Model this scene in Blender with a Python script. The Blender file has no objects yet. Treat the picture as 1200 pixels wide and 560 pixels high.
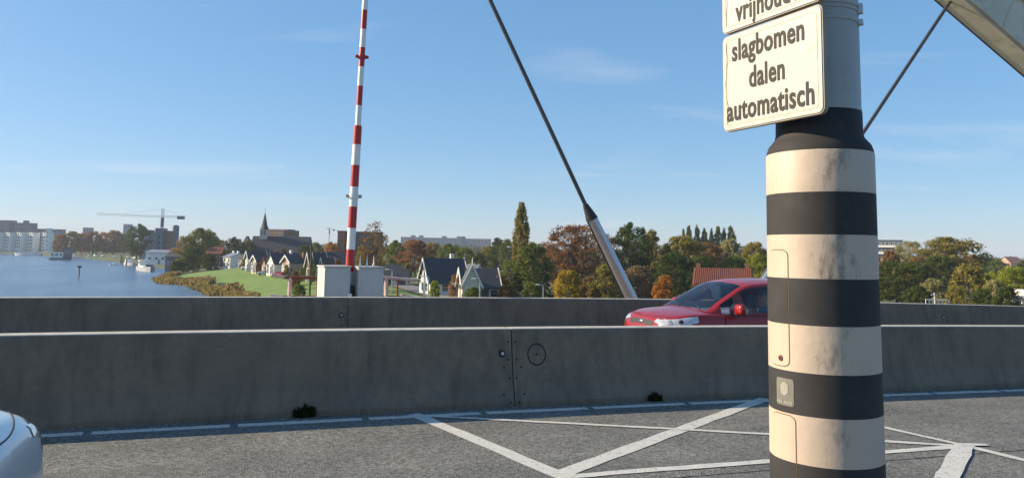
import bpy, bmesh, math, random
import numpy as np
from mathutils import Vector, Matrix
R = math.radians
sc = bpy.context.scene
random.seed(7); rng = np.random.default_rng(7)

# ------------------------------------------------------------------ camera
F = 890.0; PX, PY = 600.0, 212.0; CZ = 10.0          # focal length and principal point in photo pixels, camera height above the river
pitch, roll = math.atan(.092), .014
_r = np.array([1., 0, 0]); _f = np.array([0, math.cos(pitch), math.sin(pitch)]); _u = np.array([0, -math.sin(pitch), math.cos(pitch)])
_r2 = math.cos(roll)*_r + math.sin(roll)*_u; _u2 = -math.sin(roll)*_r + math.cos(roll)*_u
CR = np.stack([_r2, _u2, _f])
cam = bpy.data.cameras.new('camera'); camo = bpy.data.objects.new('camera', cam); sc.collection.objects.link(camo)
camo.matrix_world = Matrix([[_r2[0], _u2[0], -_f[0], 0], [_r2[1], _u2[1], -_f[1], 0], [_r2[2], _u2[2], -_f[2], CZ], [0, 0, 0, 1]])
cam.sensor_width = 36; cam.lens = 36*F/1200; cam.shift_y = -(280-PY)/1200; cam.clip_start = .1; cam.clip_end = 12000
sc.camera = camo
# ------------------------------------------------------------------ light
SUN_AZ, SUN_EL = -85.0, 24.5                              # degrees; azimuth clockwise from +Y
w = bpy.data.worlds.new('World'); sc.world = w; w.use_nodes = True
nt = w.node_tree; nt.nodes.clear(); N = nt.nodes.new; L = nt.links.new
out = N('ShaderNodeOutputWorld'); bg = N('ShaderNodeBackground'); sky = N('ShaderNodeTexSky')
sky.sky_type = 'NISHITA'; sky.sun_disc = False; sky.sun_elevation = R(SUN_EL); sky.sun_rotation = R(SUN_AZ)
sky.air_density = .8; sky.dust_density = .6; sky.ozone_density = 7.0; sky.altitude = 0
bg.inputs['Strength'].default_value = .15
tc = N('ShaderNodeTexCoord'); sep = N('ShaderNodeSeparateXYZ'); L(tc.outputs['Generated'], sep.inputs[0])
zz = N('ShaderNodeMath'); zz.operation = 'ADD'; zz.inputs[1].default_value = .12; L(sep.outputs['Z'], zz.inputs[0])
cmb = N('ShaderNodeCombineXYZ')
for k in 'XY':
    dv = N('ShaderNodeMath'); dv.operation = 'DIVIDE'; L(sep.outputs[k], dv.inputs[0]); L(zz.outputs[0], dv.inputs[1]); L(dv.outputs[0], cmb.inputs[k])
mp = N('ShaderNodeMapping'); mp.inputs['Scale'].default_value = (.55, 1.25, 1); mp.inputs['Rotation'].default_value = (0, 0, .35); mp.inputs['Location'].default_value = (3.1, 1.7, 0)
L(cmb.outputs[0], mp.inputs['Vector'])
n1 = N('ShaderNodeTexNoise'); n1.inputs['Scale'].default_value = 1.25; n1.inputs['Detail'].default_value = 6; n1.inputs['Roughness'].default_value = .52; n1.inputs['Distortion'].default_value = .35
L(mp.outputs[0], n1.inputs['Vector'])
cr = N('ShaderNodeValToRGB'); cr.color_ramp.elements[0].position = .56; cr.color_ramp.elements[1].position = .9
cr.color_ramp.elements[0].color = (0, 0, 0, 1); cr.color_ramp.elements[1].color = (.55, .55, .55, 1)
L(n1.outputs['Fac'], cr.inputs[0])
mxc = N('ShaderNodeMix'); mxc.data_type = 'RGBA'; L(cr.outputs[0], mxc.inputs['Factor']); 
gm = N('ShaderNodeGamma'); gm.inputs[1].default_value = .45; hs = N('ShaderNodeHueSaturation'); hs.inputs['Saturation'].default_value = 1.44   # the phone's flattened, richer sky
L(sky.outputs[0], gm.inputs[0]); L(gm.outputs[0], hs.inputs['Color']); L(hs.outputs[0], mxc.inputs['A']); mxc.inputs['B'].default_value = (2.2, 2.22, 2.28, 1)
L(mxc.outputs['Result'], bg.inputs[0]); L(bg.outputs[0], out.inputs[0])
sl = bpy.data.lights.new('sun', 'SUN'); sl.energy = 3.25; sl.angle = R(.53); sl.color = (1, .81, .57)
so = bpy.data.objects.new('sun', sl); sc.collection.objects.link(so)
sdir = Vector((math.sin(R(SUN_AZ))*math.cos(R(SUN_EL)), math.cos(R(SUN_AZ))*math.cos(R(SUN_EL)), math.sin(R(SUN_EL))))
so.rotation_euler = sdir.to_track_quat('Z', 'Y').to_euler(); so.location = (-20, 0, 40)
sc.view_settings.view_transform = 'Standard'; sc.view_settings.look = 'None'; sc.view_settings.gamma = 1; sc.view_settings.exposure = 1.42
sc.render.engine = 'CYCLES'; sc.cycles.use_denoising = True; sc.cycles.max_bounces = 8; sc.cycles.transparent_max_bounces = 12
sc.cycles.volume_bounces = 0

# ------------------------------------------------------------------ helpers
def ray(x, y):
    d = np.array([(x-PX)/F, (PY-y)/F, 1.]) @ CR
    return d/d[1]
def P(x, y, Y):                                           # the world point a photo pixel shows at forward distance Y
    p = ray(x, y)*Y; return Vector((p[0], p[1], p[2]+CZ))
def XatY(x, Y): return float(ray(x, 300)[0]*Y)
TH = R(19.046); UD = Vector((math.cos(TH), math.sin(TH))); VN = Vector((-math.sin(TH), math.cos(TH))); UO = Vector((0, 8.534))
def zdeck(u): return CZ-1.687-.01034*u-.00068*u*u
LANE = .12
def UV(u, v, z=None, dz=0):                               # along the road, across the road
    q = UO+UD*u+VN*v
    if z is None: z = zdeck(u)-(LANE if v > .2 else 0)
    return Vector((q.x, q.y, z+dz))
def onv(x, y, v):
    r = ray(x, y); o = np.array(UO); n = np.array(VN)
    Y = (v+o@n)/(r[:2]@n); return Vector((r[0]*Y, r[1]*Y, r[2]*Y+CZ))
def uof(p): return (Vector((p.x, p.y))-UO).dot(UD)
def vof(p): return (Vector((p.x, p.y))-UO).dot(VN)
def ondeck(x, y):
    r = ray(x, y); z = zdeck(0)
    for _ in range(12):
        p = Vector((r[0], r[1], r[2]))*((z-CZ)/r[2]); z = zdeck(uof(p))
    return p+Vector((0, 0, CZ))

col = sc.collection
def link(o, parent=None):
    col.objects.link(o)
    if parent: o.parent = parent
    return o
def tag(o, label=None, cat=None, group=None, kind=None):
    if label: o['label'] = label
    if cat: o['category'] = cat
    if group: o['group'] = group
    if kind: o['kind'] = kind
    return o
def empty(name, loc=(0, 0, 0), rz=0, label=None, cat=None, group=None):
    o = bpy.data.objects.new(name, None); o.location = loc; o.rotation_euler = (0, 0, rz); o.empty_display_size = .3
    link(o); return tag(o, label, cat, group)
def copy_tree(o, parent=None):
    c = o.copy(); col.objects.link(c); c.parent = parent
    for ch in o.children: copy_tree(ch, c)
    return c
class MB:
    def __init__(s): s.v = []; s.f = []; s.mi = []
    def add(s, vs, fs, m=0):
        b = len(s.v); s.v += [tuple(v) for v in vs]; s.f += [tuple(i+b for i in f) for f in fs]; s.mi += [m]*len(fs); return s
    def box(s, c, size, rz=0, m=0, rot=None):
        hx, hy, hz = size[0]/2, size[1]/2, size[2]/2
        vs = [Vector((x*hx, y*hy, z*hz)) for z in (-1, 1) for y in (-1, 1) for x in (-1, 1)]
        M = rot if rot is not None else Matrix.Rotation(rz, 3, 'Z')
        return s.add([M @ v+Vector(c) for v in vs], [(0, 2, 3, 1), (4, 5, 7, 6), (0, 1, 5, 4), (2, 6, 7, 3), (0, 4, 6, 2), (1, 3, 7, 5)], m)
    def tube(s, a, b, ra, rb=None, n=10, caps=True, m=0):
        a, b = Vector(a), Vector(b); rb = ra if rb is None else rb
        q = (b-a).to_track_quat('Z', 'Y'); vs = []
        for c, r in ((a, ra), (b, rb)):
            for k in range(n):
                t = 2*math.pi*k/n; vs.append(c+q @ Vector((r*math.cos(t), r*math.sin(t), 0)))
        fs = [(k, (k+1) % n, n+(k+1) % n, n+k) for k in range(n)]
        if caps: fs += [tuple(range(n-1, -1, -1)), tuple(range(n, 2*n))]
        return s.add(vs, fs, m)
    def path(s, pts, rs, n=8, m=0):
        for i in range(len(pts)-1): s.tube(pts[i], pts[i+1], rs[i], rs[i+1], n, True, m)
        return s
    def lathe(s, prof, n=64, c=(0, 0, 0), m=0, cap=False):
        vs = []; fs = []
        for r, z in prof:
            for k in range(n):
                t = 2*math.pi*k/n; vs.append((c[0]+r*math.cos(t), c[1]+r*math.sin(t), c[2]+z))
        for i in range(len(prof)-1):
            for k in range(n): fs.append((i*n+k, i*n+(k+1) % n, (i+1)*n+(k+1) % n, (i+1)*n+k))
        if cap: fs += [tuple(range(n-1, -1, -1)), tuple(range((len(prof)-1)*n, len(prof)*n))]
        return s.add(vs, fs, m)
    def prism(s, poly, a, b, m=0):                         # poly of 3-D offsets swept from a to b
        n = len(poly); a, b = Vector(a), Vector(b)
        return s.add([a+Vector(p) for p in poly]+[b+Vector(p) for p in poly], [(k, (k+1) % n, n+(k+1) % n, n+k) for k in range(n)]+[tuple(range(n-1, -1, -1)), tuple(range(n, 2*n))], m)
    def mesh(s, name, mats, smooth=False):
        me = bpy.data.meshes.new(name); me.from_pydata(s.v, [], s.f)
        for m in (mats if isinstance(mats, (list, tuple)) else [mats]): me.materials.append(m)
        me.polygons.foreach_set('material_index', s.mi)
        if smooth: me.polygons.foreach_set('use_smooth', [True]*len(me.polygons))
        bm = bmesh.new(); bm.from_mesh(me); bmesh.ops.recalc_face_normals(bm, faces=bm.faces); bm.to_mesh(me); bm.free()
        return me
    def build(s, name, mats, parent=None, smooth=False, bevel=0, angle=None):
        o = bpy.data.objects.new(name, s.mesh(name, mats, smooth)); link(o, parent)
        if bevel:
            b = o.modifiers.new('bevel', 'BEVEL'); b.width = bevel; b.segments = 2; b.limit_method = 'ANGLE'; b.angle_limit = R(35)
        if angle:
            try: o.data.set_sharp_from_angle(angle=R(angle))
            except Exception: pass
        return o

# ------------------------------------------------------------------ materials
def mat(name, color, rough=.7, metal=0, var=.18, scale=6., bump=0., bscale=40., spec=.5, coat=0, detail=5, stretch=None, stain=None, coords='Object'):
    m = bpy.data.materials.new(name); m.use_nodes = True; t = m.node_tree; b = t.nodes['Principled BSDF']; n = t.nodes.new; l = t.links.new
    b.inputs['Roughness'].default_value = rough; b.inputs['Metallic'].default_value = metal; b.inputs['Specular IOR Level'].default_value = spec
    if coat: b.inputs['Coat Weight'].default_value = coat; b.inputs['Coat Roughness'].default_value = .04
    c = n('ShaderNodeTexCoord'); src = c.outputs[coords]
    if stretch:
        mpn = n('ShaderNodeMapping'); mpn.inputs['Scale'].default_value = stretch; l(src, mpn.inputs[0]); src = mpn.outputs[0]
    tx = n('ShaderNodeTexNoise'); tx.inputs['Scale'].default_value = scale; tx.inputs['Detail'].default_value = detail; tx.inputs['Roughness'].default_value = .62; l(src, tx.inputs['Vector'])
    rp = n('ShaderNodeValToRGB'); e = rp.color_ramp.elements; e[0].position = .28; e[1].position = .72
    e[0].color = tuple(x*(1-var) for x in color)+(1,); e[1].color = tuple(min(1, x*(1+var)) for x in color)+(1,)
    l(tx.outputs['Fac'], rp.inputs[0]); res = rp.outputs[0]
    if stain:                                              # (colour, scale, threshold, amount)
        s2 = n('ShaderNodeTexNoise'); s2.inputs['Scale'].default_value = stain[1]; s2.inputs['Detail'].default_value = 7; s2.inputs['Roughness'].default_value = .7; l(src, s2.inputs['Vector'])
        r2 = n('ShaderNodeValToRGB'); r2.color_ramp.elements[0].position = stain[2]; r2.color_ramp.elements[1].position = min(1, stain[2]+.16); l(s2.outputs['Fac'], r2.inputs[0])
        mu = n('ShaderNodeMath'); mu.operation = 'MULTIPLY'; mu.inputs[1].default_value = stain[3]; l(r2.outputs[0], mu.inputs[0])
        mx = n('ShaderNodeMix'); mx.data_type = 'RGBA'; l(mu.outputs[0], mx.inputs['Factor']); l(res, mx.inputs['A']); mx.inputs['B'].default_value = stain[0]+(1,); res = mx.outputs['Result']
    l(res, b.inputs['Base Color'])
    if bump:
        t2 = n('ShaderNodeTexNoise'); t2.inputs['Scale'].default_value = bscale; t2.inputs['Detail'].default_value = 4; l(src, t2.inputs['Vector'])
        bp = n('ShaderNodeBump'); bp.inputs['Strength'].default_value = bump; bp.inputs['Distance'].default_value = .02; l(t2.outputs['Fac'], bp.inputs['Height']); l(bp.outputs[0], b.inputs['Normal'])
    return m
def leaf_mat(name, color, hue=.25):
    m = bpy.data.materials.new(name); m.use_nodes = True; t = m.node_tree; t.nodes.clear(); n = t.nodes.new; l = t.links.new
    o = n('ShaderNodeOutputMaterial'); g = n('ShaderNodeNewGeometry'); oi = n('ShaderNodeObjectInfo')
    rp = n('ShaderNodeValToRGB'); e = rp.color_ramp.elements
    e[0].color = (color[0]*.62, color[1]*.66, color[2]*.6, 1); e[1].color = (min(1, color[0]*(1.3+hue)), min(1, color[1]*1.3), color[2]*1.15, 1)
    l(g.outputs['Random Per Island'], rp.inputs[0])
    tco = n('ShaderNodeTexCoord'); tx = n('ShaderNodeTexNoise'); tx.inputs['Scale'].default_value = .45; tx.inputs['Detail'].default_value = 3; l(tco.outputs['Object'], tx.inputs['Vector'])
    mx = n('ShaderNodeMix'); mx.data_type = 'RGBA'; mx.blend_type = 'MULTIPLY'; mx.inputs['Factor'].default_value = .75
    r2 = n('ShaderNodeValToRGB'); r2.color_ramp.elements[0].position = .3; r2.color_ramp.elements[1].position = .7
    r2.color_ramp.elements[0].color = (.62, .7, .7, 1); r2.color_ramp.elements[1].color = (1.0, .95, .8, 1)
    l(tx.outputs['Fac'], r2.inputs[0]); l(rp.outputs[0], mx.inputs['A']); l(r2.outputs[0], mx.inputs['B'])
    d = n('ShaderNodeBsdfDiffuse'); tr = n('ShaderNodeBsdfTranslucent'); ms = n('ShaderNodeMixShader'); ms.inputs[0].default_value = .42
    l(mx.outputs['Result'], d.inputs[0]); l(mx.outputs['Result'], tr.inputs[0]); l(d.outputs[0], ms.inputs[1]); l(tr.outputs[0], ms.inputs[2]); l(ms.outputs[0], o.inputs[0])
    return m

def asphalt():
    m = bpy.data.materials.new('asphalt'); m.use_nodes = True; t = m.node_tree; b = t.nodes['Principled BSDF']; n = t.nodes.new; l = t.links.new
    c = n('ShaderNodeTexCoord'); vo = n('ShaderNodeTexVoronoi'); vo.inputs['Scale'].default_value = 75; l(c.outputs['Object'], vo.inputs['Vector'])
    bw = n('ShaderNodeSeparateColor'); l(vo.outputs['Color'], bw.inputs[0])
    rp = n('ShaderNodeValToRGB'); e = rp.color_ramp.elements; e[0].color = (.10, .102, .098, 1); e[1].color = (.295, .302, .285, 1); e[0].position = .1
    k = rp.color_ramp.elements.new(.55); k.color = (.205, .212, .200, 1)
    l(bw.outputs[0], rp.inputs[0])
    tx = n('ShaderNodeTexNoise'); tx.inputs['Scale'].default_value = 1.1; tx.inputs['Detail'].default_value = 6; l(c.outputs['Object'], tx.inputs['Vector'])
    r2 = n('ShaderNodeValToRGB'); r2.color_ramp.elements[0].position = .3; r2.color_ramp.elements[1].position = .7; r2.color_ramp.elements[0].color = (.72, .72, .73, 1); r2.color_ramp.elements[1].color = (1.08, 1.07, 1.04, 1)
    l(tx.outputs['Fac'], r2.inputs[0])
    mx = n('ShaderNodeMix'); mx.data_type = 'RGBA'; mx.blend_type = 'MULTIPLY'; mx.inputs['Factor'].default_value = 1; l(rp.outputs[0], mx.inputs['A']); l(r2.outputs[0], mx.inputs['B'])
    t3 = n('ShaderNodeTexNoise'); t3.inputs['Scale'].default_value = 22; t3.inputs['Detail'].default_value = 4; l(c.outputs['Object'], t3.inputs['Vector'])
    r3 = n('ShaderNodeValToRGB'); r3.color_ramp.elements[0].position = .36; r3.color_ramp.elements[1].position = .62; r3.color_ramp.elements[0].color = (.6, .6, .6, 1); l(t3.outputs['Fac'], r3.inputs[0])
    m2 = n('ShaderNodeMix'); m2.data_type = 'RGBA'; m2.blend_type = 'MULTIPLY'; m2.inputs['Factor'].default_value = .8; l(mx.outputs['Result'], m2.inputs['A']); l(r3.outputs[0], m2.inputs['B'])
    l(m2.outputs['Result'], b.inputs['Base Color']); b.inputs['Roughness'].default_value = .85; b.inputs['Specular IOR Level'].default_value = .3
    bp = n('ShaderNodeBump'); bp.inputs['Strength'].default_value = .7; bp.inputs['Distance'].default_value = .006; l(vo.outputs['Distance'], bp.inputs['Height']); l(bp.outputs[0], b.inputs['Normal'])
    return m
def paint_line():
    m = mat('road_paint', (.56, .56, .52), .65, var=.08, scale=9, bump=.25, bscale=90)
    t = m.node_tree; n = t.nodes.new; l = t.links.new; b = t.nodes['Principled BSDF']; src = b.inputs['Base Color'].links[0].from_socket
    c = n('ShaderNodeTexCoord'); tx = n('ShaderNodeTexNoise'); tx.inputs['Scale'].default_value = 28; tx.inputs['Detail'].default_value = 6; tx.inputs['Roughness'].default_value = .75; l(c.outputs['Object'], tx.inputs['Vector'])
    rp = n('ShaderNodeValToRGB'); rp.color_ramp.elements[0].position = .55; rp.color_ramp.elements[1].position = .68; l(tx.outputs['Fac'], rp.inputs[0])
    mx = n('ShaderNodeMix'); mx.data_type = 'RGBA'; l(rp.outputs[0], mx.inputs['Factor']); l(src, mx.inputs['A']); mx.inputs['B'].default_value = (.10, .10, .09, 1); l(mx.outputs['Result'], b.inputs['Base Color'])
    return m
M = {}
M['asphalt'] = asphalt(); M['paint'] = paint_line()
M['concrete'] = mat('weathered_concrete', (.20, .155, .113), .9, var=.18, scale=5, bump=.35, bscale=60, stain=((.13, .102, .077), 1.3, .45, .7), detail=9)
def streaks(m, colr, thr, amt, sc3, scale=3.0):            # rain runs: noise drawn out downwards
    t = m.node_tree; n = t.nodes.new; l = t.links.new; b = t.nodes['Principled BSDF']; src = b.inputs['Base Color'].links[0].from_socket
    c = n('ShaderNodeTexCoord'); mpn = n('ShaderNodeMapping'); mpn.inputs['Scale'].default_value = sc3; l(c.outputs['Object'], mpn.inputs[0]); tx = n('ShaderNodeTexNoise'); tx.inputs['Scale'].default_value = scale; tx.inputs['Detail'].default_value = 8; tx.inputs['Roughness'].default_value = .65; l(mpn.outputs[0], tx.inputs['Vector'])
    rp = n('ShaderNodeValToRGB'); rp.color_ramp.elements[0].position = thr; rp.color_ramp.elements[1].position = thr+.2; rp.color_ramp.elements[1].color = (amt, amt, amt, 1); l(tx.outputs['Fac'], rp.inputs[0]); mx = n('ShaderNodeMix'); mx.data_type = 'RGBA'; l(rp.outputs[0], mx.inputs['Factor']); l(src, mx.inputs['A']); mx.inputs['B'].default_value = colr+(1,); l(mx.outputs['Result'], b.inputs['Base Color'])
streaks(M['concrete'], (.075, .06, .046), .52, .6, (2.2, 2.2, .22)); streaks(M['concrete'], (.24, .195, .15), .62, .4, (.5, .5, 2.5), 4)
M['concrete_top'] = mat('sunlit_concrete_top', (.42, .40, .35), .85, var=.2, scale=7, bump=.2)  # sun on the barrier tops, put into a paler concrete colour
M['bridge_concrete'] = mat('bridge_concrete', (.3, .3, .28), .9, var=.2, scale=.8)
M['dark'] = mat('dark_gap', (.015, .015, .017), .8, var=.1)
M['steel'] = mat('galvanised_steel', (.45, .46, .48), .38, .85, var=.12, scale=12)
M['grey_post'] = mat('grey_painted_steel', (.35, .335, .32), .5, .1, var=.1, scale=4, stain=((.26, .25, .24), 5, .55, .5))
M['red'] = mat('red_paint', (.42, .022, .02), .4, var=.12, scale=8)
M['white'] = mat('white_paint', (.78, .78, .76), .45, var=.06, scale=5)
M['cabinet'] = mat('pale_cabinet_paint', (.50, .52, .50), .5, var=.08, scale=3, stain=((.3, .3, .28), 4, .58, .4))
M['black'] = mat('black_paint', (.02, .02, .022), .5, var=.2)
M['rod'] = mat('dark_steel_rod', (.085, .085, .09), .45, .6, var=.2)
M['beam'] = mat('beige_grey_beam_paint', (.58, .545, .45), .6, var=.14, scale=.9, stain=((.18, .16, .12), 1.4, .56, .5))
M['sign'] = mat('cream_sign_face', (.385, .395, .375), .5, var=.05, scale=3, stain=((.30, .235, .14), 7, .58, .55))
M['peel'] = mat('peeled_film_edge', (.26, .19, .10), .8, var=.4, scale=30)
M['signtext'] = mat('sign_lettering', (.012, .012, .011), .7, var=.2)
M['rust'] = mat('rusty_steel', (.20, .075, .04), .8, var=.35, scale=14)
M['palepink'] = mat('faded_red_white_paint', (.62, .44, .38), .7, var=.3, scale=5)
M['rubber'] = mat('tyre_rubber', (.02, .02, .02), .85, var=.2)
M['wood'] = mat('bark', (.085, .065, .045), .9, var=.3, scale=5)
M['bwhite'] = mat('white_render', (.72, .71, .66), .8, var=.07, scale=.6)
M['cream'] = mat('cream_render', (.58, .52, .40), .8, var=.1, scale=.6)
M['pink'] = mat('pinkish_brick', (.42, .27, .20), .85, var=.15, scale=.9)
M['brick'] = mat('brown_brick', (.21, .105, .07), .9, var=.18, scale=1.2)
M['redbrick'] = mat('red_brick', (.33, .12, .075), .9, var=.15, scale=1)
M['slate'] = mat('dark_slate_roof', (.035, .037, .045), .65, var=.25, scale=2.5, bump=.3, bscale=6)
M['tile'] = mat('orange_red_roof_tile', (.20, .062, .036), .8, var=.25, scale=3)
M['greywall'] = mat('blue_grey_cladding', (.17, .20, .26), .6, var=.12, scale=.5)
M['darkwall'] = mat('dark_blue_grey_cladding', (.075, .105, .16), .6, var=.12, scale=.4)
M['grass'] = mat('grass_ground', (.06, .085, .024), .95, var=.3, scale=.25, bump=.5, bscale=3)
M['dike'] = mat('mown_dike_grass', (.115, .205, .032), .95, var=.3, stain=((.17, .19, .06), .35, .5, .6), scale=.5, bump=.5, bscale=4)
M['weed'] = leaf_mat('weed_leaf', (.035, .05, .022))
def glass(name, tint=(.02, .03, .04), rough=.05):
    m = bpy.data.materials.new(name); m.use_nodes = True; b = m.node_tree.nodes['Principled BSDF']
    b.inputs['Base Color'].default_value = tint+(1,); b.inputs['Roughness'].default_value = rough; b.inputs['Specular IOR Level'].default_value = .9; return m
M['pane'] = glass('window_pane')
def car_glass():
    m = bpy.data.materials.new('car_glass'); m.use_nodes = True; t = m.node_tree; t.nodes.clear(); n = t.nodes.new; l = t.links.new
    o = n('ShaderNodeOutputMaterial'); g = n('ShaderNodeBsdfGlossy'); g.inputs['Roughness'].default_value = .02; tr = n('ShaderNodeBsdfTransparent'); tr.inputs[0].default_value = (.90, .94, .95, 1)
    fr = n('ShaderNodeFresnel'); fr.inputs['IOR'].default_value = 1.6; ms = n('ShaderNodeMixShader'); l(fr.outputs[0], ms.inputs[0]); l(tr.outputs[0], ms.inputs[1]); l(g.outputs[0], ms.inputs[2]); l(ms.outputs[0], o.inputs[0]); return m
M['carglass'] = car_glass()
def water():
    m = bpy.data.materials.new('river_water'); m.use_nodes = True; t = m.node_tree; b = t.nodes['Principled BSDF']; n = t.nodes.new; l = t.links.new
    b.inputs['Base Color'].default_value = (.05, .105, .19, 1); b.inputs['Roughness'].default_value = .2; b.inputs['IOR'].default_value = 1.33
    c = n('ShaderNodeTexCoord'); mpn = n('ShaderNodeMapping'); mpn.inputs['Scale'].default_value = (1, .55, 1); mpn.inputs['Rotation'].default_value = (0, 0, .5); l(c.outputs['Object'], mpn.inputs[0])
    a = n('ShaderNodeTexNoise'); a.inputs['Scale'].default_value = .55; a.inputs['Detail'].default_value = 5; a.inputs['Roughness'].default_value = .6; l(mpn.outputs[0], a.inputs['Vector'])
    a2 = n('ShaderNodeTexNoise'); a2.inputs['Scale'].default_value = .03; a2.inputs['Detail'].default_value = 3; l(mpn.outputs[0], a2.inputs['Vector'])
    rr = n('ShaderNodeMapRange'); rr.inputs['From Min'].default_value = .35; rr.inputs['From Max'].default_value = .65; rr.inputs['To Min'].default_value = .25; rr.inputs['To Max'].default_value = .8; l(a2.outputs['Fac'], rr.inputs[0])
    bp = n('ShaderNodeBump'); bp.inputs['Distance'].default_value = .8; l(rr.outputs[0], bp.inputs['Strength']); l(a.outputs['Fac'], bp.inputs['Height']); l(bp.outputs[0], b.inputs['Normal'])
    return m
M['water'] = water()

# ------------------------------------------------------------------ setting: river and land
BANK = np.array([(40, -900), (-8, -60), (-22, 40), (-36, 95), (-53, 147), (-66, 168), (-80, 196), (-92, 205), (-109, 238), (-114, 255), (-126, 287), (-150, 330), (-232, 452), (-330, 580), (-420, 680), (-600, 850), (-1100, 1100), (-4200, 2200)], float)
def bank_dist(x, y):                                       # > 0 on land
    x = np.atleast_1d(np.asarray(x, float)); y = np.atleast_1d(np.asarray(y, float)); best = np.full(x.shape, 1e9); sgn = np.ones(x.shape)
    for i in range(len(BANK)-1):
        a, b = BANK[i], BANK[i+1]; ab = b-a; t = np.clip(((x-a[0])*ab[0]+(y-a[1])*ab[1])/(ab@ab), 0, 1)
        dx, dy = x-(a[0]+t*ab[0]), y-(a[1]+t*ab[1]); d = np.hypot(dx, dy); cr_ = ab[0]*dy-ab[1]*dx
        up = d < best; best = np.where(up, d, best); sgn = np.where(up, np.where(cr_ < 0, 1, -1), sgn)
    return best*sgn
def sst(a, b, t):
    t = np.clip((t-a)/(b-a), 0, 1); return t*t*(3-2*t)
def land_h(x, y):
    d = bank_dist(x, y); y = np.atleast_1d(np.asarray(y, float))
    far = sst(300, 420, y)
    return -2.2+2.7*sst(-6, 3, d)+(1.0-.2*far)*sst(2, 12, d)+(1.6-1.0*far)*sst(8, 24, d)-(.9-.5*far)*sst(36, 60, d)
def gz(x, y): return float(land_h(x, y)[0])
def sheet(name, xs, ys, zf, m):
    gx, gy = np.meshgrid(xs, ys); z = zf(gx.ravel(), gy.ravel()); nx, ny = len(xs), len(ys)
    me = bpy.data.meshes.new(name); vs = np.stack([gx.ravel(), gy.ravel(), z], 1)
    fs = [(j*nx+i, j*nx+i+1, (j+1)*nx+i+1, (j+1)*nx+i) for j in range(ny-1) for i in range(nx-1)]
    me.from_pydata(vs.tolist(), [], fs); me.materials.append(m); me.polygons.foreach_set('use_smooth', [True]*len(fs))
    return link(bpy.data.objects.new(name, me))
wr = sheet('river_water', np.linspace(-4000, 4000, 3), np.linspace(-900, 3500, 3), lambda a, b: a*0, M['water']); tag(wr, kind='structure')
xs = np.unique(np.concatenate([np.linspace(-4000, -500, 30), np.arange(-500, -150, 8), np.arange(-150, 60, 3), np.arange(60, 300, 20), np.linspace(300, 4000, 25)]))
ys = np.unique(np.concatenate([np.linspace(-890, -60, 12), np.arange(-60, 90, 8), np.arange(90, 330, 3), np.arange(330, 900, 10), np.linspace(900, 3490, 30)]))
ld = sheet('ground', xs, ys, lambda a, b: np.where(land_h(a, b) < -1.9, -2.2, land_h(a, b)), M['grass']); tag(ld, kind='structure')
# mown dike slope: its own sheet just above the ground
def strip_on_land(name, d0, d1, pts, m, n=7, dz=.08):
    pts = [Vector(p) for p in pts]; mb = MB(); rows = []
    for i, p in enumerate(pts):
        t = (pts[min(i+1, len(pts)-1)]-pts[max(i-1, 0)]).normalized(); nn = Vector((t.y, -t.x)); row = []
        for k in range(n):
            q = p+nn*(d0+(d1-d0)*k/(n-1)); row.append((q.x, q.y, gz(q.x, q.y)+dz))
        rows.append(row)
    vs = [v for r in rows for v in r]; mb.add(vs, [(i*n+k, i*n+k+1, (i+1)*n+k+1, (i+1)*n+k) for i in range(len(rows)-1) for k in range(n-1)])
    o = mb.build(name, m, smooth=True); tag(o, kind='structure'); return o
bl = []
for i in range(2, 9):
    a, b = BANK[i], BANK[i+1]; k = max(2, int(np.hypot(*(b-a))/6))
    bl += [tuple(a+(b-a)*t) for t in np.linspace(0, 1, k, endpoint=False)]
for _ in range(6): bl = [bl[0]]+[tuple((np.array(bl[i-1])+2*np.array(bl[i])+np.array(bl[i+1]))/4) for i in range(1, len(bl)-1)]+[bl[-1]]
strip_on_land('grass_bank', 2.5, 27, bl, M['dike'], 12)
strip_on_land('dike_road', 28, 32.5, bl, mat('old_asphalt', (.16, .155, .145), .9), 3, .14)

# ------------------------------------------------------------------ bridge deck
US = np.arange(-60, 60.01, 1.0)
def ustrip(name, v0, v1, m, dz=0, kind='structure', parent=None, us=US, lane=None, nv=2):
    mb = MB(); vs = []
    for u in us:
        for k in range(nv):
            v = v0+(v1-v0)*k/(nv-1); q = UO+UD*u+VN*v; z = zdeck(u)-(LANE if (v0 > .1 if lane is None else lane) else 0)+dz
            vs.append((q.x, q.y, z))
    mb.add(vs, [(i*nv+k, (i+1)*nv+k, (i+1)*nv+k+1, i*nv+k+1) for i in range(len(us)-1) for k in range(nv-1)])
    o = mb.build(name, m, parent, smooth=True)
    if kind and not parent: tag(o, kind=kind)
    return o
road = ustrip('road', -13, .18, M['asphalt'], nv=5)
lane2 = ustrip('far_road', .14, 9.2, M['asphalt'], nv=4)
def deck_slab():
    mb = MB(); vs = []
    sec = [(-13.3, .22), (-13.0, .22), (-13.0, -.02), (.14, -.02), (.14, -.02-LANE), (9.2, -.02-LANE), (9.2, .10), (9.6, .10), (9.6, -1.1), (-13.3, -1.1)]
    for u in US[::4]:
        for v, dz in sec: q = UO+UD*u+VN*v; vs.append((q.x, q.y, zdeck(u)+dz))
    n = len(sec); k = len(US[::4])
    mb.add(vs, [(i*n+j, i*n+(j+1) % n, (i+1)*n+(j+1) % n, (i+1)*n+j) for i in range(k-1) for j in range(n)]+[tuple(range(n)), tuple(range((k-1)*n, k*n))])
    return mb.build('bridge_deck', M['bridge_concrete'])
tag(deck_slab(), kind='structure')
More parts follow.
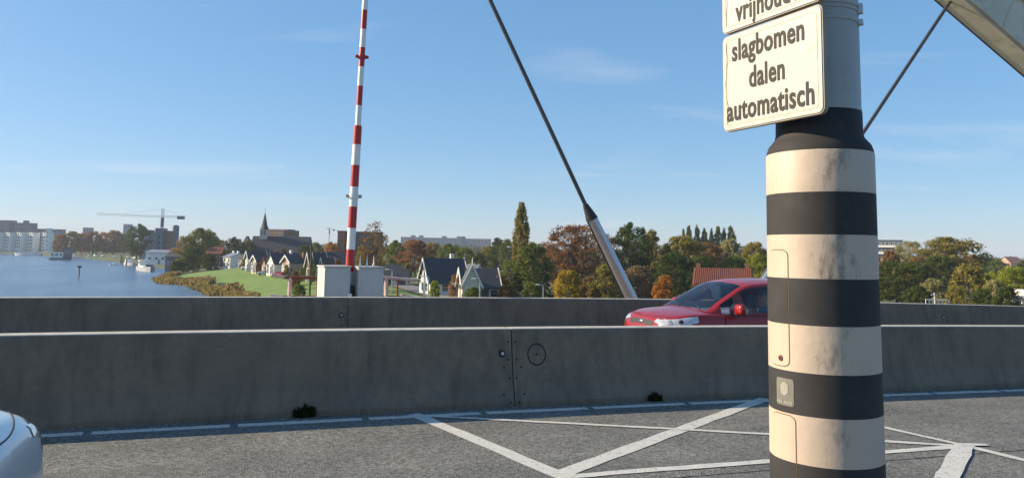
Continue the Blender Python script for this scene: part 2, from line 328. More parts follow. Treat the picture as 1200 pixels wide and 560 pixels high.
def lanes(m):
    t = m.node_tree; n = t.nodes.new; l = t.links.new; b = t.nodes['Principled BSDF']; src = b.inputs['Base Color'].links[0].from_socket; c = n('ShaderNodeTexCoord'); ro_ = n('ShaderNodeMapping'); ro_.inputs['Rotation'].default_value = (0, 0, -TH); l(c.outputs['Object'], ro_.inputs[0])
    for scl, thr, amt, colr in (((.10, 1.5, 1), .50, .35, (.12, .125, .12)), ((.9, .9, 1), .62, .4, (.10, .102, .098)), ((.05, 4, 1), .56, .3, (.27, .275, .26))):
        mpn = n('ShaderNodeMapping'); mpn.inputs['Scale'].default_value = scl; l(ro_.outputs[0], mpn.inputs[0]); tx = n('ShaderNodeTexNoise'); tx.inputs['Scale'].default_value = 1.6; tx.inputs['Detail'].default_value = 7; tx.inputs['Roughness'].default_value = .6; l(mpn.outputs[0], tx.inputs['Vector'])
        rp = n('ShaderNodeValToRGB'); rp.color_ramp.elements[0].position = thr; rp.color_ramp.elements[1].position = thr+.22; rp.color_ramp.elements[1].color = (amt, amt, amt, 1); l(tx.outputs['Fac'], rp.inputs[0]); mx = n('ShaderNodeMix'); mx.data_type = 'RGBA'; l(rp.outputs[0], mx.inputs['Factor']); l(src, mx.inputs['A']); mx.inputs['B'].default_value = colr+(1,); src = mx.outputs['Result']
    l(src, b.inputs['Base Color'])
lanes(M['asphalt'])
for u in (-48, -24, 22, 46):                               # river piers carry the deck
    q = UO+UD*u+VN*(-1.8); mb = MB(); mb.box((q.x, q.y, (zdeck(u)-1.1-3)/2), (1.6, 18, zdeck(u)-1.1+3), TH)
    tag(mb.build('bridge_pier', M['bridge_concrete'], bevel=.1), kind='structure')

# painted markings, each a thin sheet on the asphalt
def mark(a, b, wd, dz=.004, m=None, name='road_marking', wob=.008, ends=(0, 0)):
    a, b = Vector((a.x, a.y)), Vector((b.x, b.y)); t = (b-a).normalized(); s = Vector((-t.y, t.x)); a = a-t*ends[0]; b = b+t*ends[1]; n = max(2, int((b-a).length/.2)); vs = []
    r = random.Random(int(a.x*991+b.y*77))
    for i in range(n+1):
        c = a.lerp(b, i/n)
        for sg in (-1, 1):
            p = c+s*(sg*wd/2+r.uniform(-wob, wob)); vs.append((p.x, p.y, zdeck((p-UO).dot(UD))+dz))
    mb = MB(); mb.add(vs, [(2*i, 2*i+2, 2*i+3, 2*i+1) for i in range(n)])
    o = mb.build(name, m or M['paint'], road); return o
D = ondeck
mark(D(485, 485), D(658, 557), .15, .003, ends=(0, .1))
mark(D(656, 556), D(897, 467), .15, .0045)
mark(D(508, 488), D(902, 509), .075, .0075); mark(D(902, 509), D(1120, 522.5), .075, .0075)
mark(D(660, 559), D(902, 540.5), .10, .006); mark(D(902, 540.5), D(1122, 523.5), .10, .006)
mark(D(892, 469), D(1128, 522), .085, .009); mark(D(1128, 522), D(1260, 554), .10, .009)
mark(D(1130, 521), D(1108, 563), .165, .0105, wob=.012, ends=(0, .7)); mark(D(1122, 521.5), D(1157, 522), .07, .012, wob=.012)
M['crack'] = mat('bitumen_joint', (.022, .022, .022), .7)
mark(D(690, 568), D(1240, 524), .016, .0015, M['crack'], 'bitumen_joint', .004)
for i in range(-12, 18):                                   # edge line in short lengths along the foot of the barrier
    u0 = i*1.22-.36; a = UV(u0, -.335); b = UV(u0+1.15, -.335); mark(a, b, .12, .0015, wob=.006)

# ------------------------------------------------------------------ concrete barriers
def barrier(u0, u1, v0, h, lane, label, group, holes_left, holes_right, ring, group_marks=True):
    q0 = UV((u0+u1)/2, v0); root = empty('concrete_barrier', (0, 0, 0), 0, label, 'barrier', group)
    root.location = (q0.x, q0.y, q0.z); inv = Vector(root.location)
    sec = [(-.10, 0), (-.10, .05), (-.035, .24), (.06, h-.012), (.07, h), (.27, h), (.28, h-.012), (.375, .24), (.44, .05), (.44, 0)]
    def sweep(sec, closed, name, m, nn=12, a=u0, b=u1, end=True):
        mb = MB(); vs = []; n = len(sec)
        for i in range(nn+1):
            u = a+(b-a)*i/nn
            for v, z in sec: q = UO+UD*u+VN*(v0+v); vs.append(Vector((q.x, q.y, zdeck(u)-lane+z))-inv)
        fs = [(i*n+j, i*n+(j+1) % n, (i+1)*n+(j+1) % n, (i+1)*n+j) for i in range(nn) for j in range(n if closed else n-1)]
        if end: fs += [tuple(range(n)), tuple(range(nn*n, nn*n+n))]
        mb.add(vs, fs); return mb.build(name, m, root)
    g = .012
    sweep(sec, True, 'body', M['concrete'], a=u0+g/2, b=u1-g/2)
    sweep([(.064, h-.006), (.0675, h+.003), (.2725, h+.003), (.276, h-.006)], True, 'lit_top_edge', M['concrete_top'], a=u0+g, b=u1-g)
    def pt(u, z, out):                                     # point on the road-side face
        v = -.035+(.095)*(z-.24)/(h-.252) if z > .24 else -.10+.065*(z-.05)/.19
        q = UO+UD*u+VN*(v0+v-out); return Vector((q.x, q.y, zdeck(u)-lane+z))-inv
    nrm = Vector((-VN.x, -VN.y, .12)).normalized()
    def disc(u, z, r, name, m, dome=0):
        mb = MB(); c = pt(u, z, .001); mb.tube(c-nrm*.01, c+nrm*(.004+dome), r, r*(.6 if dome else 1), 14); return mb.build(name, m, root)
    def marks(ue, s):
        for du, z in ((.045, h*.83), (.05, h*.60), (.10, h*.50), (.04, h*.36), (.12, h*.16), (.05, .05)):
            disc(ue+s*du, z, .011, 'bolt_hole', M['dark'])
    if holes_right:
        marks(u1, -1); disc(u1-.12, h*.68, .04, 'hole_rim', M['dark']); disc(u1-.115, h*.68, .028, 'reflector', M['steel'], .015)
    if holes_left: marks(u0, 1)
    if ring is not None:
        mb = MB(); n = 40; r0, r1 = .098, .112; vs = []
        for k in range(n):
            t = 2*math.pi*k/n
            for r in (r0, r1): vs.append(pt(ring+r*math.cos(t), h*.66+r*1.08*math.sin(t), .003))
        mb.add(vs, [(2*k, 2*k+1, (2*k+3) % (2*n), (2*k+2) % (2*n)) for k in range(n)]); mb.build('drawn_ring', M['dark'], root); disc(ring, h*.66, .012, 'bolt_hole', M['dark'])
    return root
J0 = uof(ondeck(595, 471.5)); SEG = 4.72
nl = ['near concrete barrier length running off the left edge, weed at its foot', 'near concrete barrier length right of the bolted joint, partly behind the striped post', 'near concrete barrier length to the right of the striped post']
SL0 = 5.9
barrier(J0-SL0, J0, 0, .82, 0, nl[0], 'near row of barriers', True, True, None)
barrier(J0, J0+SEG, 0, .82, 0, nl[1], 'near row of barriers', True, True, J0+.29)
barrier(J0+SEG, J0+2*SEG, 0, .82, 0, nl[2], 'near row of barriers', True, True, J0+SEG+.3)
barrier(J0-SL0-SEG, J0-SL0, 0, .82, 0, 'near concrete barrier length at the far left edge beside the white car', 'near row of barriers', True, True, None)
barrier(J0+2*SEG, J0+3*SEG, 0, .82, 0, 'near concrete barrier length farthest along to the right', 'near row of barriers', True, True, None)
FV = 5.55; JF = uof(onv(408, 368, FV)); SF = 6.9
barrier(JF-SF, JF, FV, .82+LANE, LANE, 'far concrete barrier length left of the joint below the boom cabinet', 'far row of barriers', True, True, None)
barrier(JF, JF+SF, FV, .82+LANE, LANE, 'far concrete barrier length in the middle, behind the nose of the red car', 'far row of barriers', True, True, None)
barrier(JF+SF, JF+2*SF, FV, .82+LANE, LANE, 'far concrete barrier length behind the red car and to the right of the striped post', 'far row of barriers', True, True, None)
barrier(JF+2*SF, JF+3*SF, FV, .82+LANE, LANE, 'far concrete barrier length farthest to the right', 'far row of barriers', True, True, None)
barrier(JF-2*SF, JF-SF, FV, .82+LANE, LANE, 'far concrete barrier length farthest to the left', 'far row of barriers', True, True, None)

# weeds at the barrier foot
def weed(px, py, sz, label, n=900):
    p = ondeck(px, py); o = VN*0; root_loc = Vector((p.x, p.y, p.z)); mb = MB(); r = random.Random(px)
    for k in range(n):
        a = r.uniform(0, 2*math.pi); t = r.random()**.6; h = sz*r.uniform(.2, 1)*(1.0-.42*t)*(.82+.22*math.sin(a*5+px)); b = Vector((math.cos(a)*sz*.55*t, math.sin(a)*sz*.16*t, 0)); b = Vector((UD.x*b.x+VN.x*b.y, UD.y*b.x+VN.y*b.y, 0))
        tip = b*1.35+Vector((0, 0, h)); wv = Vector((-math.sin(a*3), math.cos(a*3), r.uniform(-.3, .3)))*sz*.045; m_ = (b+tip)/2+Vector((0, 0, h*.15))
        mb.add([b, m_+wv, tip, m_-wv], [(0, 1, 2, 3)])
    ob = mb.build('weed_tuft', M['weed']); ob.location = root_loc; tag(ob, label, 'weed', 'weeds at the foot of the near barrier'); return ob
weed(357, 489, .17, 'dark bushy weed growing at the barrier foot left of the bolted joint'); weed(768, 470, .14, 'small dark weed at the barrier foot below the red car'); weed(512, 480, .10, 'tiny low weed at the barrier foot where the white lines meet', 250)

def grit():
    mb = MB(); r = random.Random(3)
    for k in range(1500):
        u = r.uniform(-7, 12); v = -.11-abs(r.gauss(0, .09)); q = UV(u, v); z = zdeck(u); s_ = r.uniform(.004, .014); a = r.uniform(0, 3.14)
        pts = [(q.x+s_*math.cos(a+t)*r.uniform(.6, 1), q.y+s_*math.sin(a+t)*r.uniform(.6, 1), z+.001) for t in (0, 1.6, 3.1, 4.7)]; mb.add(pts+[(q.x, q.y, z+s_*.8)], [(0, 1, 4), (1, 2, 4), (2, 3, 4), (3, 0, 4)])
    o = mb.build('grit', mat('grit_and_leaf_litter', (.12, .095, .06), .95, var=.5, scale=8)); tag(o, 'grit and leaf litter along the foot of the near barrier', 'grit', kind='stuff')
grit()
# ------------------------------------------------------------------ striped column with signs
PC = Vector((1.343, 3.3)); PZ = lambda z: z+CZ
pb = zdeck((PC-UO).dot(UD))
def post_paint():
    m = mat('post_paint', (.47, .39, .31), .55, var=.06, scale=5, bump=.08, bscale=30); t = m.node_tree; n = t.nodes.new; l = t.links.new; b = t.nodes['Principled BSDF']; src = b.inputs['Base Color'].links[0].from_socket
    c = n('ShaderNodeTexCoord')
    mpn = n('ShaderNodeMapping'); mpn.inputs['Scale'].default_value = (1, 1, .38); l(c.outputs['Object'], mpn.inputs[0])
    tx = n('ShaderNodeTexNoise'); tx.inputs['Scale'].default_value = 26; tx.inputs['Detail'].default_value = 9; tx.inputs['Roughness'].default_value = .72; l(mpn.outputs[0], tx.inputs['Vector'])
    big = n('ShaderNodeTexNoise'); big.inputs['Scale'].default_value = 3.1; big.inputs['Detail'].default_value = 2; l(c.outputs['Object'], big.inputs['Vector'])
    # mildew follows the weather side of the column (a direction on the post itself)
    dt = n('ShaderNodeVectorMath'); dt.operation = 'DOT_PRODUCT'; a = math.atan2(-PC.y, -PC.x)+.22; dt.inputs[1].default_value = (math.cos(a)/.22, math.sin(a)/.22, 0); l(c.outputs['Object'], dt.inputs[0])
    mr = n('ShaderNodeMapRange'); mr.inputs['From Min'].default_value = .86; mr.inputs['From Max'].default_value = 1.0; mr.inputs['To Min'].default_value = -.14; mr.inputs['To Max'].default_value = .10; l(dt.outputs['Value'], mr.inputs[0])
    ad = n('ShaderNodeMath'); ad.operation = 'ADD'; l(tx.outputs['Fac'], ad.inputs[0]); l(mr.outputs[0], ad.inputs[1])
    ad2 = n('ShaderNodeMath'); ad2.operation = 'ADD'; l(ad.outputs[0], ad2.inputs[0]); sb = n('ShaderNodeMath'); sb.operation = 'MULTIPLY_ADD'; sb.inputs[1].default_value = .5; sb.inputs[2].default_value = -.25; l(big.outputs['Fac'], sb.inputs[0]); l(sb.outputs[0], ad2.inputs[1])
    rp = n('ShaderNodeValToRGB'); rp.color_ramp.elements[0].position = .60; rp.color_ramp.elements[1].position = .82; rp.color_ramp.elements[1].color = (.75, .75, .75, 1); l(ad2.outputs[0], rp.inputs[0])
    mx = n('ShaderNodeMix'); mx.data_type = 'RGBA'; l(rp.outputs[0], mx.inputs['Factor']); l(src, mx.inputs['A']); mx.inputs['B'].default_value = (.075, .068, .055, 1); l(mx.outputs['Result'], b.inputs['Base Color'])
    return m
M['postwhite'] = post_paint(); M['postblack'] = mat('faded_black_post_paint', (.034, .034, .035), .72, var=.22, scale=5, spec=.25, stain=((.055, .055, .055), 7, .55, .5))
streaks(M['postblack'], (.06, .058, .055), .58, .4, (5, 5, .5)); streaks(M['postwhite'], (.30, .25, .18), .58, .35, (6, 6, .5))
post = empty('striped_column', (PC.x, PC.y, pb), 0, 'thick black and white banded column in the foreground carrying the signs', 'post')
bands = [.435, .259, .084, -.096, -.285, -.475, -.646, -.837, -1.03, -1.22, -1.42, PZ(0)*0+pb-CZ]
def rr(z): return .2212+(.435-z)*.0039
for i in range(len(bands)-1):
    z1, z0 = bands[i], bands[i+1]; mb = MB(); ptop = .006 if i == 0 else 0
    mb.lathe([(rr(z0), z0+CZ-pb), (rr(z1), z1+CZ-pb-ptop)]+([(rr(z1)-.003, z1+CZ-pb)] if i == 0 else []), 96)
    mb.build('white_band' if i % 2 == 0 else 'black_band', M['postwhite'] if i % 2 == 0 else M['postblack'], post, smooth=True)
mb = MB(); mb.lathe([(.2185, .4355+CZ-pb), (.2175, .447+CZ-pb), (.209, .470+CZ-pb), (.193, .490+CZ-pb), (.183, .503+CZ-pb), (.1785, .525+CZ-pb), (.1775, .612+CZ-pb), (.172, .614+CZ-pb)], 96)
mb.build('black_shoulder', M['postblack'], post, smooth=True)
mb = MB(); mb.lathe([(.1765, .6145+CZ-pb), (.1765, .626+CZ-pb), (.1745, .630+CZ-pb), (.171, 3.2+CZ-pb), (.0, 3.22+CZ-pb)], 96); mb.build('grey_shaft', M['grey_post'], post, smooth=True, angle=40)
for z in (1.055, 1.075, 1.005):
    mb = MB(); zz_ = z+CZ-pb; mb.lathe([(.172, zz_-.008), (.1765, zz_-.008), (.1765, zz_+.004), (.172, zz_+.004)], 64); s = mb.build('strap', M['grey_post'], post)
    mb = MB(); mb.box((.1765*math.cos(-.55), .1765*math.sin(-.55), zz_-.002), (.03, .03, .022), -.55); mb.build('strap_buckle', M['steel'], s)
A0 = math.atan2(-PC.y, -PC.x)
def cyl_patch(name, r_off, a0, a1, z0, z1, m, rad=.02, parent=post, shape=None, n=16, nz=None):
    mb = MB(); zs = np.linspace(z0, z1, nz or max(3, int((z1-z0)/.008))); vs = []; n_ = n
    for z in zs:
        edge = min(z1-z, z-z0); cut = 0
        if edge < rad: cut = rad-math.sqrt(max(0, rad*rad-(rad-edge)**2))
        ca = cut/.22
        for k in range(n_+1):
            a = A0+R(a0)+ca+((R(a1-a0)-2*ca)*k/n_); r = rr(z)+r_off; vs.append((r*math.cos(a), r*math.sin(a), z+CZ-pb))
    k = n_+1; mb.add(vs, [(i*k+j, i*k+j+1, (i+1)*k+j+1, (i+1)*k+j) for i in range(len(zs)-1) for j in range(n_)])
    return mb.build(name, m, parent, smooth=True)
def door(a0, a1, z0, z1):
    d = cyl_patch('door_gap', .0010, a0, a1, z0, z1, M['rust'] if False else mat('door_joint', (.16, .11, .07), .8), .028)
    cuts = [b for b in bands if z0 < b < z1]; edges = [z1-.004]+cuts+[z0+.004]
    for i in range(len(edges)-1):
        zt, zb_ = edges[i], edges[i+1]; idx = sum(1 for b in bands if b >= (zt+zb_)/2)-1
        # rounded only at the very top and bottom: done by clipping with the overall outline
        mb = MB(); zs = np.linspace(zb_, zt, max(4, int((zt-zb_)/.006))); vs = []; nn = 14
        for z in zs:
            edge = min(z1-.004-z, z-z0-.004); cut = 0; rad = .025
            if edge < rad: cut = rad-math.sqrt(max(0, rad*rad-(rad-edge)**2))
            ca = cut/.22; aa, bb = R(a0)+.014+ca, R(a1)-.014-ca
            for k in range(nn+1):
                a = A0+aa+(bb-aa)*k/nn; r = rr(z)+.0022; vs.append((r*math.cos(a), r*math.sin(a), z+CZ-pb))
        k = nn+1; mb.add(vs, [(p_*k+j, p_*k+j+1, (p_+1)*k+j+1, (p_+1)*k+j) for p_ in range(len(zs)-1) for j in range(nn)])
        mb.build('door_panel', M['postwhite'] if idx % 2 == 0 else M['postblack'], d, smooth=True)
    return d
d1 = door(-66, -35, -.462, .022); d2 = door(-64, -29, -1.25, -.652)
a = A0+R(-47); mb = MB(); zz_ = -.428+CZ-pb; c = Vector((rr(-.43)*math.cos(a), rr(-.43)*math.sin(a), zz_)); nn = Vector((math.cos(a), math.sin(a), 0)); mb.tube(c, c+nn*.006, .014, .012, 16); k_ = mb.build('lock_rim', M['rust'], d1); mb = MB(); mb.tube(c+nn*.0055, c+nn*.0075, .008, .007, 14); mb.build('lock', M['black'], k_)
stk = cyl_patch('sticker', .0015, -55, -31, -.618, -.508, mat('faded_sticker', (.15, .15, .13), .6, var=.2, scale=30, stain=((.06, .06, .06), 40, .6, .8)), .006, n=10)
cyl_patch('sticker_emblem', .003, -48, -37.5, -.578, -.522, mat('sticker_print', (.28, .28, .25), .6, var=.2, scale=60), .019, parent=stk, n=8)
for k in range(8):
    if k in (3,): continue
    a_ = -53.5+k*2.7; cyl_patch('sticker_print', .003, a_, a_+1.7, -.611, -.597, M['bridge_concrete'], .002, parent=stk, n=2, nz=4)

# signs
def rounded_rect(w_, h_, r, n=5):
    pts = []
    for cx, cy, a0 in ((w_/2-r, h_/2-r, 0), (-w_/2+r, h_/2-r, 90), (-w_/2+r, -h_/2+r, 180), (w_/2-r, -h_/2+r, 270)):
        for k in range(n+1): a = R(a0+90*k/n); pts.append((cx+r*math.cos(a), cy+r*math.sin(a)))
    return pts
SL = Vector((.9745, 3.47)); SR = Vector((1.2275, 2.95)); sd = (SR-SL).normalized(); SW = (SR-SL).length; srz = math.atan2(sd.y, sd.x)
def text_mesh(s, width, xh_, mname):
    cu = bpy.data.curves.new('t', 'FONT'); cu.body = s; cu.align_x = 'CENTER'; cu.size = 1; cu.offset = .024; cu.space_character = 1.06; cu.resolution_u = 3
    o = bpy.data.objects.new('t', cu); col.objects.link(o); dg = bpy.context.evaluated_depsgraph_get(); me = bpy.data.meshes.new_from_object(o.evaluated_get(dg)); bpy.data.objects.remove(o)
    co = np.zeros(len(me.vertices)*3); me.vertices.foreach_get('co', co); co = co.reshape(-1, 3); cx = (co[:, 0].min()+co[:, 0].max())/2; sx = width/(co[:, 0].max()-co[:, 0].min())
    co[:, 0] = (co[:, 0]-cx)*sx; co[:, 1] *= xh_; co2 = np.stack([co[:, 0], np.zeros(len(co)), co[:, 1]], 1); me.vertices.foreach_set('co', co2.ravel()); me.materials.clear(); me.materials.append(M['signtext']); me.update(); return me
def sign(zc, h_, lines, label):
    c = (SL+SR)/2; root = empty('traffic_sign', (c.x, c.y, zc), srz, label, 'sign')
    mb = MB(); pl = rounded_rect(SW, h_, .028); mb.prism([(x, 0, z) for x, z in pl], (0, .0, 0), (0, .022, 0)); mb.build('sign_rim', mat('grey_sign_rim', (.24, .22, .18), .6), root)
    mb = MB(); pl = rounded_rect(SW-.012, h_-.012, .024); mb.prism([(x, 0, z) for x, z in pl], (0, -.004, 0), (0, .004, 0)); face = mb.build('sign_face', M['sign'], root)
    mb = MB()                                              # thin printed border
    o1, o2 = rounded_rect(SW-.05, h_-.05, .02), rounded_rect(SW-.056, h_-.056, .018); n = len(o1)
    mb.add([(x, -.0052, z) for x, z in o1]+[(x, -.0052, z) for x, z in o2], [(k, (k+1) % n, n+(k+1) % n, n+k) for k in range(n)]); mb.build('border_line', mat('faint_border', (.50, .42, .28), .6, var=.4, scale=20), face)
    for s, wd, hh, x0, zb_ in lines:
        o = link(bpy.data.objects.new('lettering', text_mesh(s, wd, hh, s)), face); o.location = (x0, -.0062, zb_)
    pe = [Vector((-SW*.5+.030+.006*math.sin(k*.33)+.0025*math.sin(k*1.1+1), -.0050, -h_/2+.03+k*(h_-.06)/30)) for k in range(31)]; mb = MB(); mb.path(pe, [.0011]*31, 4); mb.build('peeling_edge', M['peel'], face)
    for s in (-1, 1):
        mb = MB(); mb.box((SW*.5-.20, .05, s*h_*.28), (.18, .056, .03)); mb.build('bracket', M['steel'], root)
    return root
zb0 = .5565+CZ; hs = .445; zc = zb0+hs/2
# letter rows: baseline heights read from the photo on the sign plane
def on_sign(x, y):
    r = ray(x, y); n = Vector((-sd.y, sd.x)); t = SL.dot(n)/(r[0]*n.x+r[1]*n.y); p = Vector((r[0]*t, r[1]*t)); return (p-(SL+SR)/2).dot(sd), r[2]*t+CZ-zc
def row(s, xl, yl, xr, yr, hh):
    a, b = on_sign(xl, yl), on_sign(xr, yr); return (s, b[0]-a[0], hh, (a[0]+b[0])/2, (a[1]+b[1])/2)
sign(zc, hs, [row('slagbomen', 859, 71.5, 943.5, 47, .134), row('dalen', 879, 103, 920.5, 91.5, .134), row('automatisch', 853, 143, 955.5, 121, .134)], 'cream sign with the words slagbomen dalen automatisch on the striped column')
row_v = row('vrijhouden', 863, 24, 948, -3, .134)
sign(zc+hs/2+.012+.30, .60, [(row_v[0], row_v[1], row_v[2], row_v[3], row_v[4]-(hs/2+.012+.30))], 'cream sign cut off by the top edge, above the slagbomen sign')

# ------------------------------------------------------------------ boom barrier with its two cabinets
BV = 6.75
pA, pB = onv(378, 313, BV), onv(409, 313, BV); pC, pD = onv(418, 314, BV), onv(448, 314, BV)
def cabinet(p0, p1, label, spikes=0):
    u0, u1 = uof(p0), uof(p1); um = (u0+u1)/2; w_ = u1-u0; base = zdeck(um)-LANE; h_ = p0.z-base; c = UV(um, BV+.32); root = empty('boom_cabinet', (c.x, c.y, base), TH+R(7), label, 'cabinet', 'cabinets of the boom barrier')
    mb = MB(); mb.box((0, 0, h_/2), (w_, .64, h_-.0)); mb.build('housing', M['cabinet'], root, bevel=.012)
    mb = MB(); mb.box((0, 0, h_+.013), (w_+.04, .68, .026)); mb.build('lid', M['cabinet'], root, bevel=.006)
    mb = MB(); mb.box((0, -.324, h_*.5), (w_*.84, .008, h_*.84)); d_ = mb.build('door_panel', M['cabinet'], root, bevel=.003)
    mb = MB(); mb.box((w_*.36, -.334, h_*.52), (.02, .016, .1)); mb.build('handle', M['steel'], d_)
    for k in range(spikes):
        x = -w_*.36+k*w_*.28; mb = MB(); mb.lathe([(.028, h_+.026), (.024, h_+.05), (.012, h_+.12), (.004, h_+.24), (0, h_+.25)], 10, (x, -.12, 0)); mb.build('spike', M['white'], root)
    return root
cabinet(pA, pB, 'pale grey cabinet left of the foot of the boom'); cabinet(pC, pD, 'pale grey cabinet with three white spikes right of the boom', 3)
bz = onv(408, 345, BV+.3); bt = onv(428, 0, BV+.3); ax = (bt-bz)
boom = empty('boom_barrier', (bz.x, bz.y, zdeck(uof(bz))-LANE), 0, 'raised red and white striped boom between two pale cabinets', 'boom barrier')
bo = Vector(boom.location)
def by(y): t = (345-y)/345; return bz+ax*t-bo
def boom_r(y): return .082 if y > 152 else .058
st = [(319, 294, 'r'), (294, 269.5, 'w'), (269.5, 245, 'r'), (245, 222, 'w'), (222, 197, 'r'), (197, 173, 'w'), (173, 151, 'r'), (151, 127, 'w'), (127, 104, 'r'), (104, 81, 'w'), (81, 58, 'r'), (58, 36, 'w'), (36, 13, 'r'), (13, -10, 'w'), (-10, -33, 'r'), (-33, -56, 'w')]
for y0, y1, c in st:
    mb = MB(); r_ = boom_r((y0+y1)/2); mb.tube(by(y0), by(y1), r_, r_*.985, 20); mb.build('red_stripe' if c == 'r' else 'white_stripe', M['red' if c == 'r' else 'white'], boom, smooth=True, angle=40)
mb = MB(); mb.tube(by(334), by(319), .078, .078, 16); mb.build('boom_sleeve', M['cabinet'], boom, smooth=True, angle=40)
mb = MB(); mb.box(Vector((bz.x, bz.y, (zdeck(uof(bz))-LANE+by(334).z+bo.z)/2))-bo, (.13, .3, by(334).z-.0), TH); mb.tube(by(340)-Vector((.14, .05, 0)), by(340)+Vector((.14, .05, 0)), .07, .07, 14); mb.build('pivot', M['black'], boom)
mb = MB(); p = by(346); mb.box((p.x+.03, p.y-.22, p.z-.02), (.16, .12, .14), TH); mb.build('counterweight_box', M['white'], boom, bevel=.01)
for y, rm in ((69, 'red'), (233, 'white')):
    mb = MB(); c = by(y); r_ = boom_r(y); d_ = (by(y-5)-by(y)).normalized(); mb.tube(c-d_*.04, c+d_*.04, r_+.016, r_+.016, 18); k_ = mb.build('collar', M[rm], boom, smooth=True, angle=40)
    for s in (-1, 1):
        mb = MB(); q = c+Vector((UD.x, UD.y, 0))*s*(r_+.012); mb.tube(q, q+Vector((UD.x, UD.y, 0))*s*.06, .036, .03, 12); mb.build('lamp', M[rm] if y == 69 else M['steel'], k_)

# rusty pedestrian railing behind the cabinets
rz_ = 8.2
def rail_pt(x, y): return onv(x, y, rz_)
rl = empty('rusty_railing', (rail_pt(405, 345).x, rail_pt(405, 345).y, zdeck(uof(rail_pt(405, 345)))-LANE), 0, 'rusty red and white railing behind the boom cabinets', 'railing'); ro = Vector(rl.location)
for xa, xb, ya, yb, mm, nm in ((333, 450, 325, 326, 'rust', 'top_rail'), (318, 334, 322, 325, 'palepink', 'rail_end'), (449, 492, 325, 328.5, 'palepink', 'rail_end'), (330, 470, 348, 348, 'rust', 'bottom_rail'), (316, 331, 346, 348, 'palepink', 'rail_end'), (470, 496, 346, 350, 'palepink', 'rail_end')):
    mb = MB(); a, b = rail_pt(xa, ya)-ro, rail_pt(xb, yb)-ro; mb.tube(a, b, .034, .034, 8); mb.build(nm, M[mm], rl)
for x in (340, 372, 453, 466):
    a = rail_pt(x, 325); b = Vector((a.x, a.y, zdeck(uof(a))-LANE)); mb = MB(); mb.tube(b-ro, a-ro, .042 if x in (340, 453) else .02, None, 8); mb.build('post', M['palepink' if x in (340, 453) else 'rust'], rl)

# ------------------------------------------------------------------ stay rods and the slanting beam
def stay(pb_, ps, pt_, label):
    d = (pt_-pb_).normalized(); base = Vector((pb_.x, pb_.y, zdeck(uof(pb_))-LANE)); root = empty('stay_rod', base, 0, label, 'stay rod', 'stay rods of the bridge')
    b = lambda p: p-base
    foot = pb_+d*((base.z-pb_.z)/d.z)
    mb = MB(); mb.tube(b(foot), b(ps), .155, .12, 20); mb.build('sheath', M['steel'], root, smooth=True, angle=40)
    mb = MB(); s_ = Vector((UD.x, UD.y, 0))*-.17; mb.tube(b(foot)+s_, b(ps)+s_*.75, .03, .03, 8); mb.build('drain_pipe', M['black'], root)
    mb = MB(); mb.path([b(ps), b(ps+d*.10), b(ps+d*.36)], [.135, .115, .06], 18); mb.build('collar', M['black'], root, smooth=True, angle=50)
    mb = MB(); mb.tube(b(ps+d*.3), b(pt_+d*.9), .046, .046, 12); mb.build('rod', M['rod'], root, smooth=True, angle=40)
    mb = MB(); mb.box((0, 0, .05), (.9, .6, .1), TH); mb.build('base_plate', M['steel'], root)
    return root
SV = 7.1
stay(onv(741, 352, SV), onv(694, 257, SV), onv(572, -5, SV), 'stay rod with a silver sheath leaning left beside the red car')
rb_, rt_ = onv(1010, 158, SV), onv(1115, 0, SV); dd = (rt_-rb_); stay(rb_-dd*((rb_.z-8.9)/dd.z), rb_-dd*((rb_.z-9.95)/dd.z), rt_, 'stay rod behind the striped column running up to the beam')
